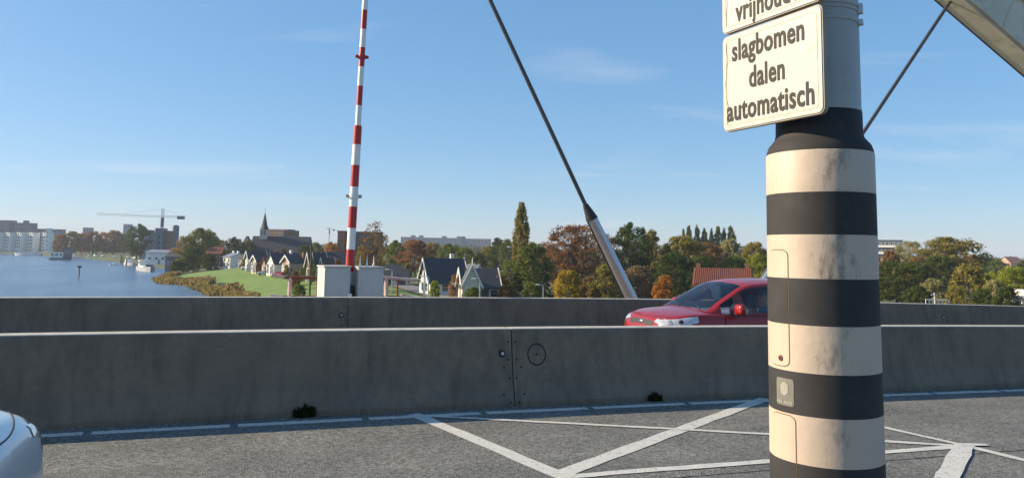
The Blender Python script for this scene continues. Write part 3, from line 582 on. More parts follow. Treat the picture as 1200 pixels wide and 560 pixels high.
def beam():
    f0, f1 = onv(1095, 0, 7.4), onv(1200, 90, 7.4); d = (f1-f0)/(uof(f1)-uof(f0))
    um = uof(f0); lo = f1+d*((zdeck(30)-LANE-f1.z)/d.z); hi = f0-d*6.5
    root = empty('slanting_beam', (lo.x, lo.y, lo.z), 0, 'massive grey box beam slanting across the top right corner', 'beam'); o = Vector(root.location)
    wv = Vector((-VN.x, -VN.y, 0))*.66; dn = d.normalized(); up = (Vector((VN.x, VN.y, 0)).cross(dn)); up = up if up.z > 0 else -up; H = up*1.35
    mb = MB(); a, b = hi-o, lo-o; c = [Vector((0, 0, 0)), wv, wv+H, H]; mb.prism(c, a, b); mb.build('box_beam', M['beam'], root, bevel=.02)
    # flanges, seam and patch plate on the underside
    for k in (0.0, .985):
        mb = MB(); q = wv*k; mb.prism([q-up*.022-wv.normalized()*.01, q-up*.022+wv.normalized()*.018, q+up*.0-.0*up+wv.normalized()*.018, q-wv.normalized()*.01], a, b); mb.build('edge_flange', M['rod'] if k == 0 else M['beam'], root)
    s0 = onv(1140, 33, 7.4)-o
    mb = MB(); mb.prism([-up*.012, -up*.012+dn*.03, dn*.03-up*.001, -up*.001], s0+wv*.03, s0+wv*.97); mb.build('weld_seam', M['beam'], root)
    mb = MB(); mb.tube(s0-dn*.35+wv*.55-up*.008, s0-dn*.35+wv*.55+up*.01, .03, .03, 12); mb.build('bolt', M['rod'], root)
    n = 24; mb = MB(); c0 = s0-dn*.95+wv*.42; wn = wv.normalized(); pts = [c0+wn*(.20*math.cos(t))+dn*(.33*math.sin(t))-up*.004 for t in np.linspace(-.4, 1.9, n)]
    mb.path(pts, [.012]*n, 6); mb.build('inspection_plate_edge', M['rod'], root)
    for k in range(-3, 14):                                # stiffener ribs on the side that faces the road
        mb = MB(); q = s0+wv+dn*(k*1.15+.3); mb.prism([Vector((0, 0, 0)), wn*.05, wn*.05+dn*.03, dn*.03], q+up*.08, q+up*1.25); mb.build('stiffener', M['beam'], root)
    for t in (.05, 1.27):
        mb = MB(); mb.prism([up*t+wv, up*t+wv+wn*.09, up*(t+.05)+wv+wn*.09, up*(t+.05)+wv], a, b); mb.build('side_flange', M['beam'], root)
beam()

# ------------------------------------------------------------------ cars
def crom(keys, n):                                         # smooth interpolation of key rows over their first column
    keys = np.array(keys, float); t = keys[:, 0]; tt = np.linspace(t[0], t[-1], n); o = np.zeros((n, keys.shape[1])); o[:, 0] = tt
    m_ = np.gradient(keys[:, 1:], t, axis=0)
    for q, x in enumerate(tt):
        i = min(np.searchsorted(t, x, 'right')-1, len(t)-2); h = t[i+1]-t[i]; s = (x-t[i])/h
        o[q, 1:] = (2*s**3-3*s*s+1)*keys[i, 1:]+(s**3-2*s*s+s)*h*m_[i]+(-2*s**3+3*s*s)*keys[i+1, 1:]+(s**3-s*s)*h*m_[i+1]
    return o
def ring_smooth(pts, n):                                   # pts: half ring (y,z) -> n points, Catmull-Rom over the control index
    pts = np.array(pts, float); k = len(pts); d = np.arange(k, dtype=float); rows = np.concatenate([d[:, None], pts], 1); return crom(rows, n)[:, 1:]
#        x     zbot  ztop  zsh   hwsh  hwmax
LOW = [(-1.80, .36, .72, .70, .46, .60), (-1.74, .27, .86, .83, .57, .70), (-1.5, .22, .93, .90, .68, .79), (-.8, .20, .97, .95, .73, .82), (0, .20, .97, .945, .745, .825), (.7, .20, .985, .935, .74, .825), (1.02, .20, 1.015, .945, .72, .82), (1.25, .20, 1.0, .94, .69, .805), (1.48, .20, .97, .92, .65, .785), (1.64, .21, .94, .885, .60, .74), (1.75, .23, .90, .845, .54, .675), (1.825, .27, .825, .775, .46, .58), (1.865, .36, .67, .64, .35, .44)]
#        x     ztop   zrail  hwrail hwbelt zbelt
GRH = [(-1.70, .975, .960, .56, .60, .94), (-1.63, 1.13, 1.09, .545, .63, .95), (-1.52, 1.30, 1.24, .53, .66, .955), (-1.32, 1.41, 1.345, .53, .69, .96), (-.9, 1.465, 1.40, .54, .725, .955), (-.4, 1.485, 1.42, .55, .74, .95), (.05, 1.475, 1.41, .555, .742, .945), (.30, 1.442, 1.38, .56, .742, .94), (.44, 1.398, 1.336, .568, .741, .937), (.62, 1.30, 1.242, .588, .737, .934), (.85, 1.165, 1.115, .615, .727, .93), (1.02, 1.055, 1.01, .64, .715, .928), (1.10, 1.005, .975, .655, .70, .925)]
def make_car(name, label, paint, loc, rz, people=True, group=None, low=False, plain=False):
    root = empty(name, loc, rz, label, 'car', group)
    ns, nr = (36, 17) if low else (170, 65)
    lo = crom(LOW, ns); grid = []
    for x, zb, zt, zs, hs_, hm in lo:
        zm = .40+.45*(zs-.40)
        half = [(0, zb), (hm*.72, zb), (hm*.95, zb+.07), (hm, zm), (hm*.985, zs-.13*min(1, (zs-zb)/.5)), (hs_+(hm-hs_)*.55, zs-.03), (hs_, zs+.012), (hs_*.55, zs+(zt-zs)*.75), (0, zt)]
        rs = ring_smooth(half, nr); full = [(y, z) for y, z in rs]+[(-y, z) for y, z in rs[-2::-1]]; grid.append([(x, y, z) for y, z in full])
    G = np.array(grid); nk = G.shape[1]; e = np.zeros_like(G); gu = np.gradient(G, axis=0); gv = np.gradient(G, axis=1); nrm = np.cross(gu, gv); nrm /= np.maximum(1e-9, np.linalg.norm(nrm, axis=2, keepdims=True))
    cen = G.mean(axis=1, keepdims=True); sgn = np.sign(((G-cen)*nrm).sum()); nrm *= sgn
    def patch(pname, pred, off, m, parent, src=None, thick=0):
        g = G+nrm*off; mb = MB(); idx = {}; fs = []
        for i in range(ns-1):
            for j in range(nk-1):
                c = (G[i, j]+G[i+1, j+1])/2
                if pred(c): fs.append((i*nk+j, i*nk+j+1, (i+1)*nk+j+1, (i+1)*nk+j))
        if not fs: return None
        used = sorted({q for f in fs for q in f}); idx = {q: k for k, q in enumerate(used)}; gf = g.reshape(-1, 3); mb.add([gf[q] for q in used], [tuple(idx[q] for q in f) for f in fs]); return mb.build(pname, m, parent, smooth=True)
    mb = MB(); mb.add(G.reshape(-1, 3), [(i*nk+j, i*nk+j+1, (i+1)*nk+j+1, (i+1)*nk+j) for i in range(ns-1) for j in range(nk-1)]+[tuple(range(nk-1)), tuple((ns-1)*nk+j for j in range(nk-1))]); body = mb.build('body', paint, root, smooth=True)
    gh = crom(GRH, ns); grid = []
    hn = 13 if low else 49
    for x, zt, zr, hr, hb, zb in gh:
        half = [(hb, zb), (hb*.45+hr*.55+.035, zb*.5+zr*.5), (hr+.035, zr-.05*(zr-zb)/.5), (hr+.012, zr-.012), (hr-.04, zr+.010), (hr*.6, zr+(zt-zr)*.7), (0, zt)]
        rs = ring_smooth(half, hn); grid.append([(x, y, z) for y, z in rs]+[(x, -y, z) for y, z in rs[-2::-1]])
    GG = np.array(grid); gk = GG.shape[1]
    def classify(i, j):
        c = (GG[i, j]+GG[i+1, j+1])/2; x = c[0]; jj = min(j, gk-2-j); f = jj/(hn-1)
        q = (jj+.5)/(hn-1)*6                                # position between the control points of the half ring
        if q > 4: return 'windscreen' if .38 < x < 1.08 else ('rear_window' if -1.66 < x < -1.42 else 'shell')
        if .12 < q < 1.95 and -1.25 < x < .86: return 'pillar' if -.36 < x < -.27 or -1.08 < x < -1.0 else ('front_window' if x > -.3 else 'side_window')
        return 'shell'
    cl = {}
    for i in range(ns-1):
        for j in range(gk-1):
            k = classify(i, j)
            if k in ('front_window', 'side_window'): k += '_l' if j < gk/2 else '_r'
            cl.setdefault(k, []).append((i*gk+j, i*gk+j+1, (i+1)*gk+j+1, (i+1)*gk+j))
    flat = GG.reshape(-1, 3)
    for k, fs in cl.items():
        used = sorted({q for f in fs for q in f}); idx = {q: n for n, q in enumerate(used)}; mb = MB(); mb.add([flat[q] for q in used], [tuple(idx[q] for q in f) for f in fs])
        nm = k.replace('_l', '').replace('_r', '') if k.endswith(('_l', '_r')) else k
        mb.build({'shell': 'roof', 'pillar': 'door_pillar'}.get(nm, nm), {'shell': paint, 'pillar': M['black']}.get(nm, M['carglass']), root, smooth=True)
    if low:
        pass
    # lights, grille, seams
    hl = mat('headlamp_lens', (.50, .52, .55), .08, .2, var=.22, scale=9, spec=1, coat=1)
    for s in (-1, 1):
        def pr(c, s=s, o=0):
            x, y, z = c; y *= s; up = .85+.14*(1.80-x); dn_ = .70+.27*(1.80-x)
            return y > .40 and 1.30 < x < 1.83 and dn_ < z < up and (up-dn_) > .004
        h_ = patch('headlight', pr, .004, hl, root)
        if h_ and not low and not plain:
            patch('lamp_bulb', lambda c, s=s: (c[0]-1.70)**2+(c[1]*s-.63)**2*.8+(c[2]-.80)**2 < .05**2, .008, M['steel'], h_); patch('indicator', lambda c, s=s: (c[0]-1.57)**2+(c[1]*s-.72)**2*.8+(c[2]-.83)**2 < .034**2, .008, M['carglass'] if False else M['black'], h_)
    gr = None if plain else patch('grille', lambda c: abs(c[1]) < .36 and c[0] > 1.70 and .745-.10*abs(c[1]) < c[2] < .845-.16*abs(c[1]), .004, M['black'], root)
    if gr and not low:
        mb = MB(); mb.lathe([(0, -.008), (.03, -.006), (.036, 0), (.03, .006), (0, .008)], 16); bd = mb.build('badge', M['steel'], gr, smooth=True); bd.rotation_euler = (0, R(65), 0); bd.location = (1.838, 0, .80); bd.scale = (.7, 1.4, 1)
    if not plain: patch('lower_grille', lambda c: abs(c[1]) < .42 and c[0] > 1.6 and .30 < c[2] < .43, .004, M['black'], root)
    for s in (-1, 1): patch('tail_light', lambda c, s=s: c[1]*s > .52 and c[0] < -1.5 and .66 < c[2] < .90, .004, M['red'], root)
    patch('sill', lambda c: c[2] < .27 and abs(c[0]) < 1.75, .004, M['black'], root)
    if not low:
        pts_ = []                                          # bonnet shut line as a fine groove that follows the surface
        for yy in np.linspace(-.60, .60, 61):
            xx = 1.79-.36*yy*yy; fi = (xx-lo[0, 0])/(lo[-1, 0]-lo[0, 0])*(ns-1); i0 = int(fi); fr = fi-i0; row = G[i0]*(1-fr)+G[i0+1]*fr; topj = [j for j in range(nk) if row[j, 2] > row[:, 2].max()-.16 and j > nk*.25 and j < nk*.75]
            j = min(topj, key=lambda q: abs(row[q, 1]-yy)); p_ = row[j].copy(); j2 = j+1 if row[j, 1] > yy else j-1
            f2 = (row[j, 1]-yy)/(row[j, 1]-row[j2, 1]+1e-9) if 0 <= j2 < nk else 0; p_ = row[j]*(1-f2)+row[j2]*f2; pts_.append(Vector(p_)+Vector((0, 0, .0005)))
        mb = MB(); mb.path(pts_, [.0045]*len(pts_), 5); mb.build('bonnet_gap', M['dark'], root)
        for s in (-1, 1):
            patch('door_gap', lambda c, s=s: c[1]*s > .5 and .3 < c[2] < .90 and (abs(c[0]-.86) < .012 or abs(c[0]+.32) < .012), .003, M['dark'], root)
            patch('side_indicator', lambda c, s=s: c[1]*s > .6 and .99 < c[0] < 1.06 and .655 < c[2] < .685, .008, M['white'], root)
            patch('window_trim', lambda c, s=s: c[1]*s > .6 and -1.3 < c[0] < .85 and .92 < c[2] < .935, .004, M['black'], root)
            # door mirror
            mb = MB(); mb.box((0, 0, 0), (.15, .20, .17)); me = mb.build('door_mirror', paint, root, smooth=True); bv = me.modifiers.new('bevel', 'BEVEL'); bv.width = .055; bv.segments = 4; me.location = (.66, s*.89, 1.035); me.scale = (.8, 1.0, .92)
            mb = MB(); mb.tube((0, 0, 0), (0, -s*.09, -.09), .035, .045, 8); a_ = mb.build('mirror_arm', M['black'], me)
            mb = MB(); mb.tube((-.12, 0, 0), (.06, 0, 0), .014, .014, 8); hnd = mb.build('door_handle', paint, root); hnd.location = (-.12, s*.83, .73)
        mb = MB(); mb.path([(1.07, .45, 1.005), (.95, .1, 1.085), (.93, -.22, 1.095)], [.012, .009, .006], 6); mb.path([(1.07, -.15, 1.02), (.97, -.4, 1.055), (.93, -.58, 1.055)], [.012, .009, .006], 6); mb.build('wiper', M['black'], root)
        # cabin
        mb = MB(); mb.box((.72, 0, .80), (.5, 1.3, .22)); mb.box((.5, 0, .84), (.16, 1.3, .12)); mb.build('dashboard', M['black'], root, bevel=.04)
        seat_m = mat('grey_seat_fabric', (.24, .23, .22), .9)
        for s in (-1, 1):
            mb = MB(); mb.box((-.12, s*.36, .42), (.5, .48, .14)); mb.box((-.42, s*.36, .72), (.13, .46, .55), rot=Matrix.Rotation(-.18, 3, 'Y')); mb.box((-.50, s*.36, 1.10), (.09, .26, .19)); mb.build('seat', seat_m, root, bevel=.04)
        mb = MB(); mb.box((-1.15, 0, .68), (.16, 1.2, .62)); mb.build('rear_seat', seat_m, root, bevel=.04)
        mb = MB(); t_ = np.linspace(0, 2*math.pi, 25); tl = Matrix.Rotation(-.45, 3, 'Y'); pts = [tl @ Vector((0, .185*math.cos(a), .185*math.sin(a))) for a in t_]; mb.path(pts, [.014]*25, 8); mb.tube(tl @ Vector((0, -.18, 0)), tl @ Vector((0, .18, 0)), .015, None, 8); sw = mb.build('steering_wheel', M['black'], root); sw.location = (.36, .36, .86)
    for sx, sy in ((1.17, 1), (1.17, -1), (-1.22, 1), (-1.22, -1)):
        mb = MB(); s = sy; mb.lathe([(.17, -.095), (.27, -.095), (.288, -.07), (.288, .07), (.27, .095), (.17, .095)], 28); wh = mb.build('wheel', M['rubber'], root, smooth=True, angle=40); wh.location = (sx, s*.752, .288); wh.rotation_euler = (R(90), 0, 0)
        mb = MB(); mb.lathe([(.0, .09), (.05, .088), (.16, .075), (.175, .085), (.175, .05)], 28); 
        if s < 0: pass
        rim = mb.build('rim', M['steel'], wh, smooth=True); rim.scale = (1, 1, -s)
        mb = MB(); a_ = np.linspace(-.25, math.pi+.25, 16); mb.path([(.325*math.cos(t), 0, .325*math.sin(t)) for t in a_], [.028]*16, 6); ar = mb.build('wheel_arch', M['black'], root); ar.location = (sx, s*.80, .288)
    return root

def person(root_car, y, label, shirt, hair, driver):
    o_root = None
    sk = [(0, 0, .50), (-.03, 0, .66), (-.06, 0, .84), (-.08, 0, .98), (-.07, 0, 1.06), (-.04, 0, 1.14), (-.03, 0, 1.23), (-.04, 0, 1.29)]
    rad = [(.15, .17), (.135, .15), (.13, .165), (.10, .15), (.055, .055), (.078, .07), (.092, .078), (.07, .065)]
    ed = [(i, i+1) for i in range(7)]
    nose = len(sk); sk.append((.075, 0, 1.18)); rad.append((.014, .014)); ed.append((5, nose))
    for s in (-1, 1):
        b = len(sk); tgt = (.34, (-.12 if s < 0 else .12), .86) if driver else (.22, s*.12, .60)
        pts = [(-.07, s*.17, .96), (.02, s*.24, .76), ((tgt[0]-.02)*.5+.05, s*.19, tgt[2]-.06), tgt]
        sk += pts; rad += [(.058, .058), (.048, .048), (.036, .036), (.028, .02)]; ed += [(3, b), (b, b+1), (b+1, b+2), (b+2, b+3)]
        for k in range(4):
            f = len(sk); yy = tgt[1]+(k-1.5)*.021; ln = (.05, .058, .054, .042)[k]; sk += [(tgt[0]+ln*.8, yy, tgt[2]+.018), (tgt[0]+ln, yy, tgt[2]-.022)]; rad += [(.0085, .0085), (.0075, .0075)]; ed += [(b+3, f), (f, f+1)]
        f = len(sk); sk.append((tgt[0]+.02, tgt[1]-s*.05, tgt[2]+.015)); rad.append((.009, .009)); ed.append((b+3, f))
        b = len(sk); sk += [(.06, s*.09, .47), (.40, s*.12, .54), (.55, s*.11, .30), (.66, s*.11, .26)]; rad += [(.085, .085), (.065, .065), (.05, .05), (.035, .04)]; ed += [(0, b), (b, b+1), (b+1, b+2), (b+2, b+3)]
    me = bpy.data.meshes.new('person'); me.from_pydata(sk, ed, []); o = bpy.data.objects.new('person', me); col.objects.link(o)
    md = o.modifiers.new('skin', 'SKIN'); 
    for i, v in enumerate(me.skin_vertices[0].data): v.radius = rad[i]; v.use_root = (i == 0)
    ss = o.modifiers.new('sub', 'SUBSURF'); ss.levels = 1; ss.render_levels = 1
    bpy.context.view_layer.update(); dg = bpy.context.evaluated_depsgraph_get(); m2 = bpy.data.meshes.new_from_object(o.evaluated_get(dg)); bpy.data.objects.remove(o)
    m2.materials.clear(); m2.materials.append(shirt); m2.materials.append(mat('skin', (.50, .28, .20), .55, var=.08)); m2.materials.append(mat('dark_trousers', (.03, .035, .05), .9))
    for p in m2.polygons:
        c = p.center; p.use_smooth = True
        p.material_index = 1 if (c.z > 1.05 or (c.x > .25 and abs(c.y) < .22 and c.z > .57 and (driver or c.z > .575) and not c.z < .55 and c.x > (.28 if driver else .2))) else (2 if c.z < .5 and c.x > .05 else 0)
    o = link(bpy.data.objects.new('person', m2)); tag(o, label, 'person', 'people in the red car')
    M4 = root_car.matrix_basis @ Matrix.Translation((-.14, y, -.0)); o.matrix_world = M4
    mb = MB(); n = 14
    for a in np.linspace(0, math.pi*.62, 8)[:-1]:
        pass
    prof = [(.0, .105), (.05, .095), (.08, .065), (.092, .02), (.09, -.03), (.075, -.07)]; mb.lathe(prof, 18); h = mb.build('hair', hair, o, smooth=True); h.location = (-.055, 0, 1.245); h.scale = (1.03, .92, 1)
    for s in (-1, 1):
        mb = MB(); mb.lathe([(0, -.011), (.009, -.006), (.011, 0), (.009, .006), (0, .011)], 8); e_ = mb.build('eye', M['black'], o); e_.location = (.058, s*.032, 1.205)
        mb = MB(); mb.lathe([(0, -.03), (.012, -.018), (.014, .01), (.008, .026), (0, .03)], 8); e_ = mb.build('ear', m2.materials[1], o); e_.location = (-.03, s*.078, 1.19)
    mb = MB(); mb.box((.062, 0, 1.14), (.012, .045, .009)); mb.build('mouth', mat('lips', (.35, .12, .10), .6), o)
    return o
redp = mat('red_car_paint', (.27, .012, .013), .3, .05, var=.05, scale=3, coat=.45, spec=.4); silver = mat('silver_car_paint', (.58, .60, .63), .3, .3, var=.03, scale=3, coat=.6)
CV = 2.55
# nose of the red car is where the photo shows it
nose = onv(733, 384, CV-.1); un = uof(nose)+.29; cu_ = un+1.855
cl_ = UV(cu_, CV); slope = -.01034-2*.00068*cu_
red_car = make_car('red_car', 'red hatchback driving left between the two rows of barriers', redp, (cl_.x, cl_.y, zdeck(cu_)-LANE), TH+math.pi)
red_car.rotation_euler = (0, math.atan(slope), TH+math.pi)
bpy.context.view_layer.update()
person(red_car, .36, 'driver with grey hair at the wheel of the red car, behind the side window', mat('blue_shirt', (.12, .17, .28), .9), mat('grey_hair', (.20, .19, .18), .9), True)
person(red_car, -.36, 'passenger in a pale top behind the windscreen of the red car', mat('pale_top', (.55, .52, .48), .9), mat('brown_hair', (.09, .06, .04), .9), False)
WV = -4.35
wu = uof(onv(52, 545, WV))-1.95; wl = UV(wu, WV)
white_car = make_car('silver_car', 'silver car nosing in at the lower left corner, near lane', silver, (wl.x, wl.y, zdeck(wu)), TH, plain=True)

# ------------------------------------------------------------------ trees
LEAF = {'green': (.135, .185, .04), 'dark': (.075, .11, .035), 'olive': (.22, .21, .06), 'yellow': (.36, .28, .04), 'orange': (.40, .20, .045), 'brown': (.22, .145, .065), 'copper': (.27, .15, .075), 'lime': (.24, .29, .04), 'pale': (.27, .28, .14), 'conifer': (.04, .075, .035), 'grey': (.22, .185, .12)}
for k, c in LEAF.items(): M['leaf_'+k] = leaf_mat(k+'_leaves', tuple(x*1.18 for x in c))
def quads(name, C, Nn, S, m):
    n = len(C); ref = np.where(np.abs(Nn[:, 2:3]) < .9, np.array([[0, 0, 1.]]), np.array([[1., 0, 0]])); t = np.cross(Nn, ref); t /= np.linalg.norm(t, axis=1, keepdims=True); b = np.cross(Nn, t)
    an = rng.uniform(0, 2*np.pi, (n, 1)); t2 = t*np.cos(an)+b*np.sin(an); b2 = -t*np.sin(an)+b*np.cos(an); S = S[:, None]
    V = np.stack([C-t2*S, C-b2*S*.62, C+t2*S, C+b2*S*.62], 1).reshape(-1, 3)
    me = bpy.data.meshes.new(name); me.vertices.add(4*n); me.vertices.foreach_set('co', V.ravel()); me.loops.add(4*n); me.loops.foreach_set('vertex_index', np.arange(4*n)); me.polygons.add(n); me.polygons.foreach_set('loop_start', np.arange(0, 4*n, 4)); me.polygons.foreach_set('loop_total', np.full(n, 4)); me.materials.append(m); me.update(calc_edges=True); return me
def unit(n):
    v = rng.normal(size=(n, 3)); return v/np.linalg.norm(v, axis=1, keepdims=True)
KIND = {  # height, width, crown start, profile r(t), clumps, leaves per clump, clump radius (fraction of width), leaf size
    'round': (13, 11, .14, lambda t: np.sin(np.pi*np.clip(t*.93+.05, 0, 1))**.62, 150, 85, .105, .21),
    'oak': (13, 12, .12, lambda t: np.sin(np.pi*np.clip(t*.88+.1, 0, 1))**.5, 170, 80, .095, .21),
    'tall': (17, 8, .10, lambda t: np.sin(np.pi*np.clip(t*.9+.07, 0, 1))**.7, 150, 80, .12, .21),
    'poplar': (19, 5, .03, lambda t: np.clip(np.sin(np.pi*np.clip(t*.80+.16, 0, 1)), .02, 1)**.8*.98, 230, 55, .12, .2),
    'conifer': (12, 6.5, .03, lambda t: (1-t)**.85+.03, 120, 80, .085, .20),
    'bare': (13, 11, .16, lambda t: np.sin(np.pi*np.clip(t*.9+.08, 0, 1))**.55, 190, 62, .085, .16),
    'birch': (13, 6, .10, lambda t: np.sin(np.pi*np.clip(t*.85+.12, 0, 1))**.6, 60, 34, .13, .15),
    'willow': (9, 9, .02, lambda t: np.sin(np.pi*np.clip(t*.75+.22, 0, 1))**.6, 130, 90, .09, .18),
    'bush': (5, 5.5, .0, lambda t: np.sin(np.pi*np.clip(t*.72+.25, 0, 1))**.6, 110, 70, .11, .14)}
PROTO = {}
def proto(kind, var):
    if (kind, var) in PROTO: return PROTO[(kind, var)]
    H, W, st_, pf, nc, nl_, cr_, ls = KIND[kind]
    t = rng.beta(1.15, 1.1, nc) if kind != 'conifer' else rng.beta(1, 1.5, nc); a = rng.uniform(0, 2*np.pi, nc); lob = 1+.20*np.sin(a*2+rng.uniform(0, 6))+.13*np.sin(a*3+t*5+rng.uniform(0, 6))
    rad = pf(t)*W/2*lob*np.sqrt(rng.uniform(.18, 1, nc))*(1-cr_*.8); C0 = np.stack([rad*np.cos(a), rad*np.sin(a), H*(st_+(1-st_)*t*.97)], 1); C0[:, 2] = np.minimum(C0[:, 2], H*.985)
    rc = cr_*W*rng.uniform(.6, 1.25, nc)*(1 if kind != 'conifer' else 1); ids = np.repeat(np.arange(nc), nl_); n = len(ids)
    d = unit(n); rr_ = rng.uniform(.1, 1, n)**.45; off = d*rr_[:, None]*rc[ids][:, None]
    if kind == 'willow': off[:, 2] = -np.abs(off[:, 2])*2.3; off[:, :2] *= .75
    elif kind == 'poplar': off[:, 2] *= 1.7; off[:, :2] *= .8
    elif kind == 'conifer': off[:, 2] = off[:, 2]*.55-.22*np.hypot(off[:, 0], off[:, 1])
    else: off[:, 2] *= .78
    C = C0[ids]+off; C[:, 2] = np.clip(C[:, 2], .15, H)
    nn = d+unit(n)*.75+np.array([[0, 0, .25]]); nn /= np.linalg.norm(nn, axis=1, keepdims=True)
    crown = quads('crown', C, nn, ls*rng.uniform(.6, 1.3, n), M['leaf_green'])
    # trunk and limbs
    mb = MB(); top = H*(.78 if kind in ('poplar', 'conifer', 'birch', 'tall') else .55); r0 = .022*H if kind != 'bush' else .07
    pts = [Vector((0, 0, -.4))]+[Vector((.25*math.sin(k*1.7+var), .25*math.cos(k*2.3+var), top*k/6))*(1 if k else 0) for k in range(0, 7)]
    pts[1] = Vector((0, 0, .25)); mb.path(pts, [r0*1.25, r0]+[r0*(1-.13*k) for k in range(1, 7)], 8)
    sel = rng.choice(nc, min(nc, 60 if kind in ('bare', 'birch') else 26), replace=False)
    for q in sel:
        e = Vector(C0[q]); zb_ = max(H*st_*.8+.2, min(top*.95, e.z*.55)); s0 = Vector((pts[1].x, pts[1].y, zb_)); m_ = s0.lerp(e, .5)+Vector((0, 0, (e-s0).length*.09)); rb = r0*.36*(1-.5*zb_/H)
        mb.path([s0, m_, e], [rb, rb*.6, rb*.16], 5)
        if kind in ('bare', 'birch'):
            for _ in range(5):
                v_ = Vector(unit(1)[0]); v_.z = abs(v_.z)*.8+.1; s1 = m_.lerp(e, random.uniform(.2, 1)); mb.tube(s1, s1+v_*W*.13, rb*.24, rb*.06, 4, False)
    trunk = mb.mesh('trunk', M['wood']); PROTO[(kind, var)] = (trunk, crown, H, W); return PROTO[(kind, var)]
def tree(px, ytop, wpx, Dm, kind, colr, name, label, group=None, var=0, zoff=0, cat='tree', y0=None):
    tm, cm, H, W = proto(kind, var); X = XatY(px, Dm); g = gz(X, Dm); top = P(px, ytop, Dm).z; h = max(1.5, top-g); s = h/H*1.02; sw = wpx/F*Dm/W*(1.0 if kind in ('poplar', 'conifer') else 1.22)
    root = empty(name, (X, Dm, g-.05), random.uniform(0, 6.28), label, cat, group); root.scale = (sw, sw, s)
    o = link(bpy.data.objects.new('trunk', tm), root); c = link(bpy.data.objects.new('crown', cm), root)
    c.material_slots[0].link = 'OBJECT'; c.material_slots[0].material = M['leaf_'+colr]; return root
T = tree
# far left bank
GA = 'autumn trees on the far river bank'
for i, (x, yt, w_, c) in enumerate([(70, 274, 16, 'brown'), (83, 271, 18, 'olive'), (95, 273, 18, 'orange'), (108, 271, 19, 'brown'), (121, 272, 17, 'orange'), (133, 270, 19, 'brown'), (145, 273, 16, 'olive')]):
    T(x, yt, w_, 640+i*6, 'oak', c, 'autumn_tree', ['leftmost brown tree of the far bank row beside the grey building', 'olive tree of the far bank row behind the houseboat wheelhouse', 'orange tree third from the left in the far bank row', 'brown tree in the middle of the far bank row', 'orange tree right of the middle of the far bank row', 'brown tree second from the right in the far bank row', 'olive tree at the right end of the far bank row beside the dark tree'][i], GA, i % 2)
T(160, 263, 26, 470, 'round', 'dark', 'broadleaf_tree', 'dark green tree left of the crane tower', None, 1)
T(218, 276, 22, 300, 'oak', 'olive', 'broadleaf_tree', 'olive green tree right of the white shed on the river bank', None, 0); T(235, 268, 30, 310, 'round', 'green', 'broadleaf_tree', 'large green tree left of the small red roofed house', None, 0); T(246, 272, 20, 330, 'oak', 'olive', 'broadleaf_tree', 'rounded olive tree just behind the large green tree on the river bank', None, 1)
T(227, 290, 26, 270, 'bush', 'dark', 'shrub', 'dark shrub on the bank at the left tip of the green slope', None, 0, cat='shrub'); T(208, 305, 18, 262, 'bush', 'dark', 'shrub', 'dark shrub at the water edge right of the work boat', None, 1, cat='shrub'); T(244, 297, 20, 262, 'bush', 'dark', 'shrub', 'dark shrub behind the green slope left of the white house', None, 1, cat='shrub')
T(275, 278, 20, 300, 'round', 'dark', 'broadleaf_tree', 'round dark tree behind the white house by the dike', None, 1); T(291, 281, 15, 310, 'round', 'olive', 'broadleaf_tree', 'olive tree left of the church gable', None, 0); T(257, 281, 18, 360, 'oak', 'olive', 'broadleaf_tree', 'olive tree behind the small red roofed house', None, 0)
T(322, 292, 9, 215, 'birch', 'brown', 'small_tree', 'thin brown tree in front of the church roof, left one'); T(332, 290, 8, 220, 'tall', 'olive', 'small_tree', 'thin olive tree in front of the church roof, right one')
T(357, 287, 15, 260, 'oak', 'dark', 'broadleaf_tree', 'dark tree at the right end of the church roof'); T(370, 284, 14, 330, 'oak', 'green', 'broadleaf_tree', 'small green tree behind the dark roofed house left of the boom', None, 1); T(388, 284, 17, 290, 'round', 'orange', 'autumn_tree', 'bright orange tree left of the boom'); T(402, 290, 10, 300, 'round', 'green', 'broadleaf_tree', 'green tree just left of the boom pole')
T(366, 303, 9, 160, 'tall', 'olive', 'small_tree', 'slender olive tree beside the wooden pole'); T(396, 303, 8, 150, 'tall', 'brown', 'small_tree', 'slender brown tree in front of the dark roofed house')
T(352, 333, 16, 128, 'bush', 'green', 'shrub', 'green shrub on the slope below the rusty railing', cat='shrub'); T(347, 317, 10, 150, 'bush', 'brown', 'shrub', 'brown shrub beside the pinkish house', cat='shrub', var=1)
T(436, 259, 34, 120, 'birch', 'brown', 'bare_tree', 'tall half bare tree right of the boom pole'); T(424, 288, 18, 125, 'tall', 'olive', 'small_tree', 'olive tree just right of the boom pole'); T(446, 290, 14, 128, 'birch', 'olive', 'bare_tree', 'smaller half bare tree above the right cabinet', None, 1)
T(464, 282, 26, 230, 'round', 'green', 'broadleaf_tree', 'green tree above the low dark roof right of the boom', None, 1); T(486, 281, 36, 220, 'oak', 'copper', 'autumn_tree', 'reddish brown tree behind the steep gabled house', None, 1); T(478, 308, 10, 150, 'tall', 'yellow', 'small_tree', 'yellow slender tree left of the steep gabled house')
T(507, 284, 26, 270, 'oak', 'olive', 'broadleaf_tree', 'olive tree behind the steep dark roof'); T(527, 286, 28, 240, 'round', 'green', 'broadleaf_tree', 'green tree behind the right end of the steep dark roof'); T(545, 290, 26, 230, 'oak', 'green', 'broadleaf_tree', 'green tree behind the finialled gable house, left one', None, 1); T(560, 297, 26, 200, 'round', 'dark', 'broadleaf_tree', 'dark green tree behind the finialled gable house, right one')
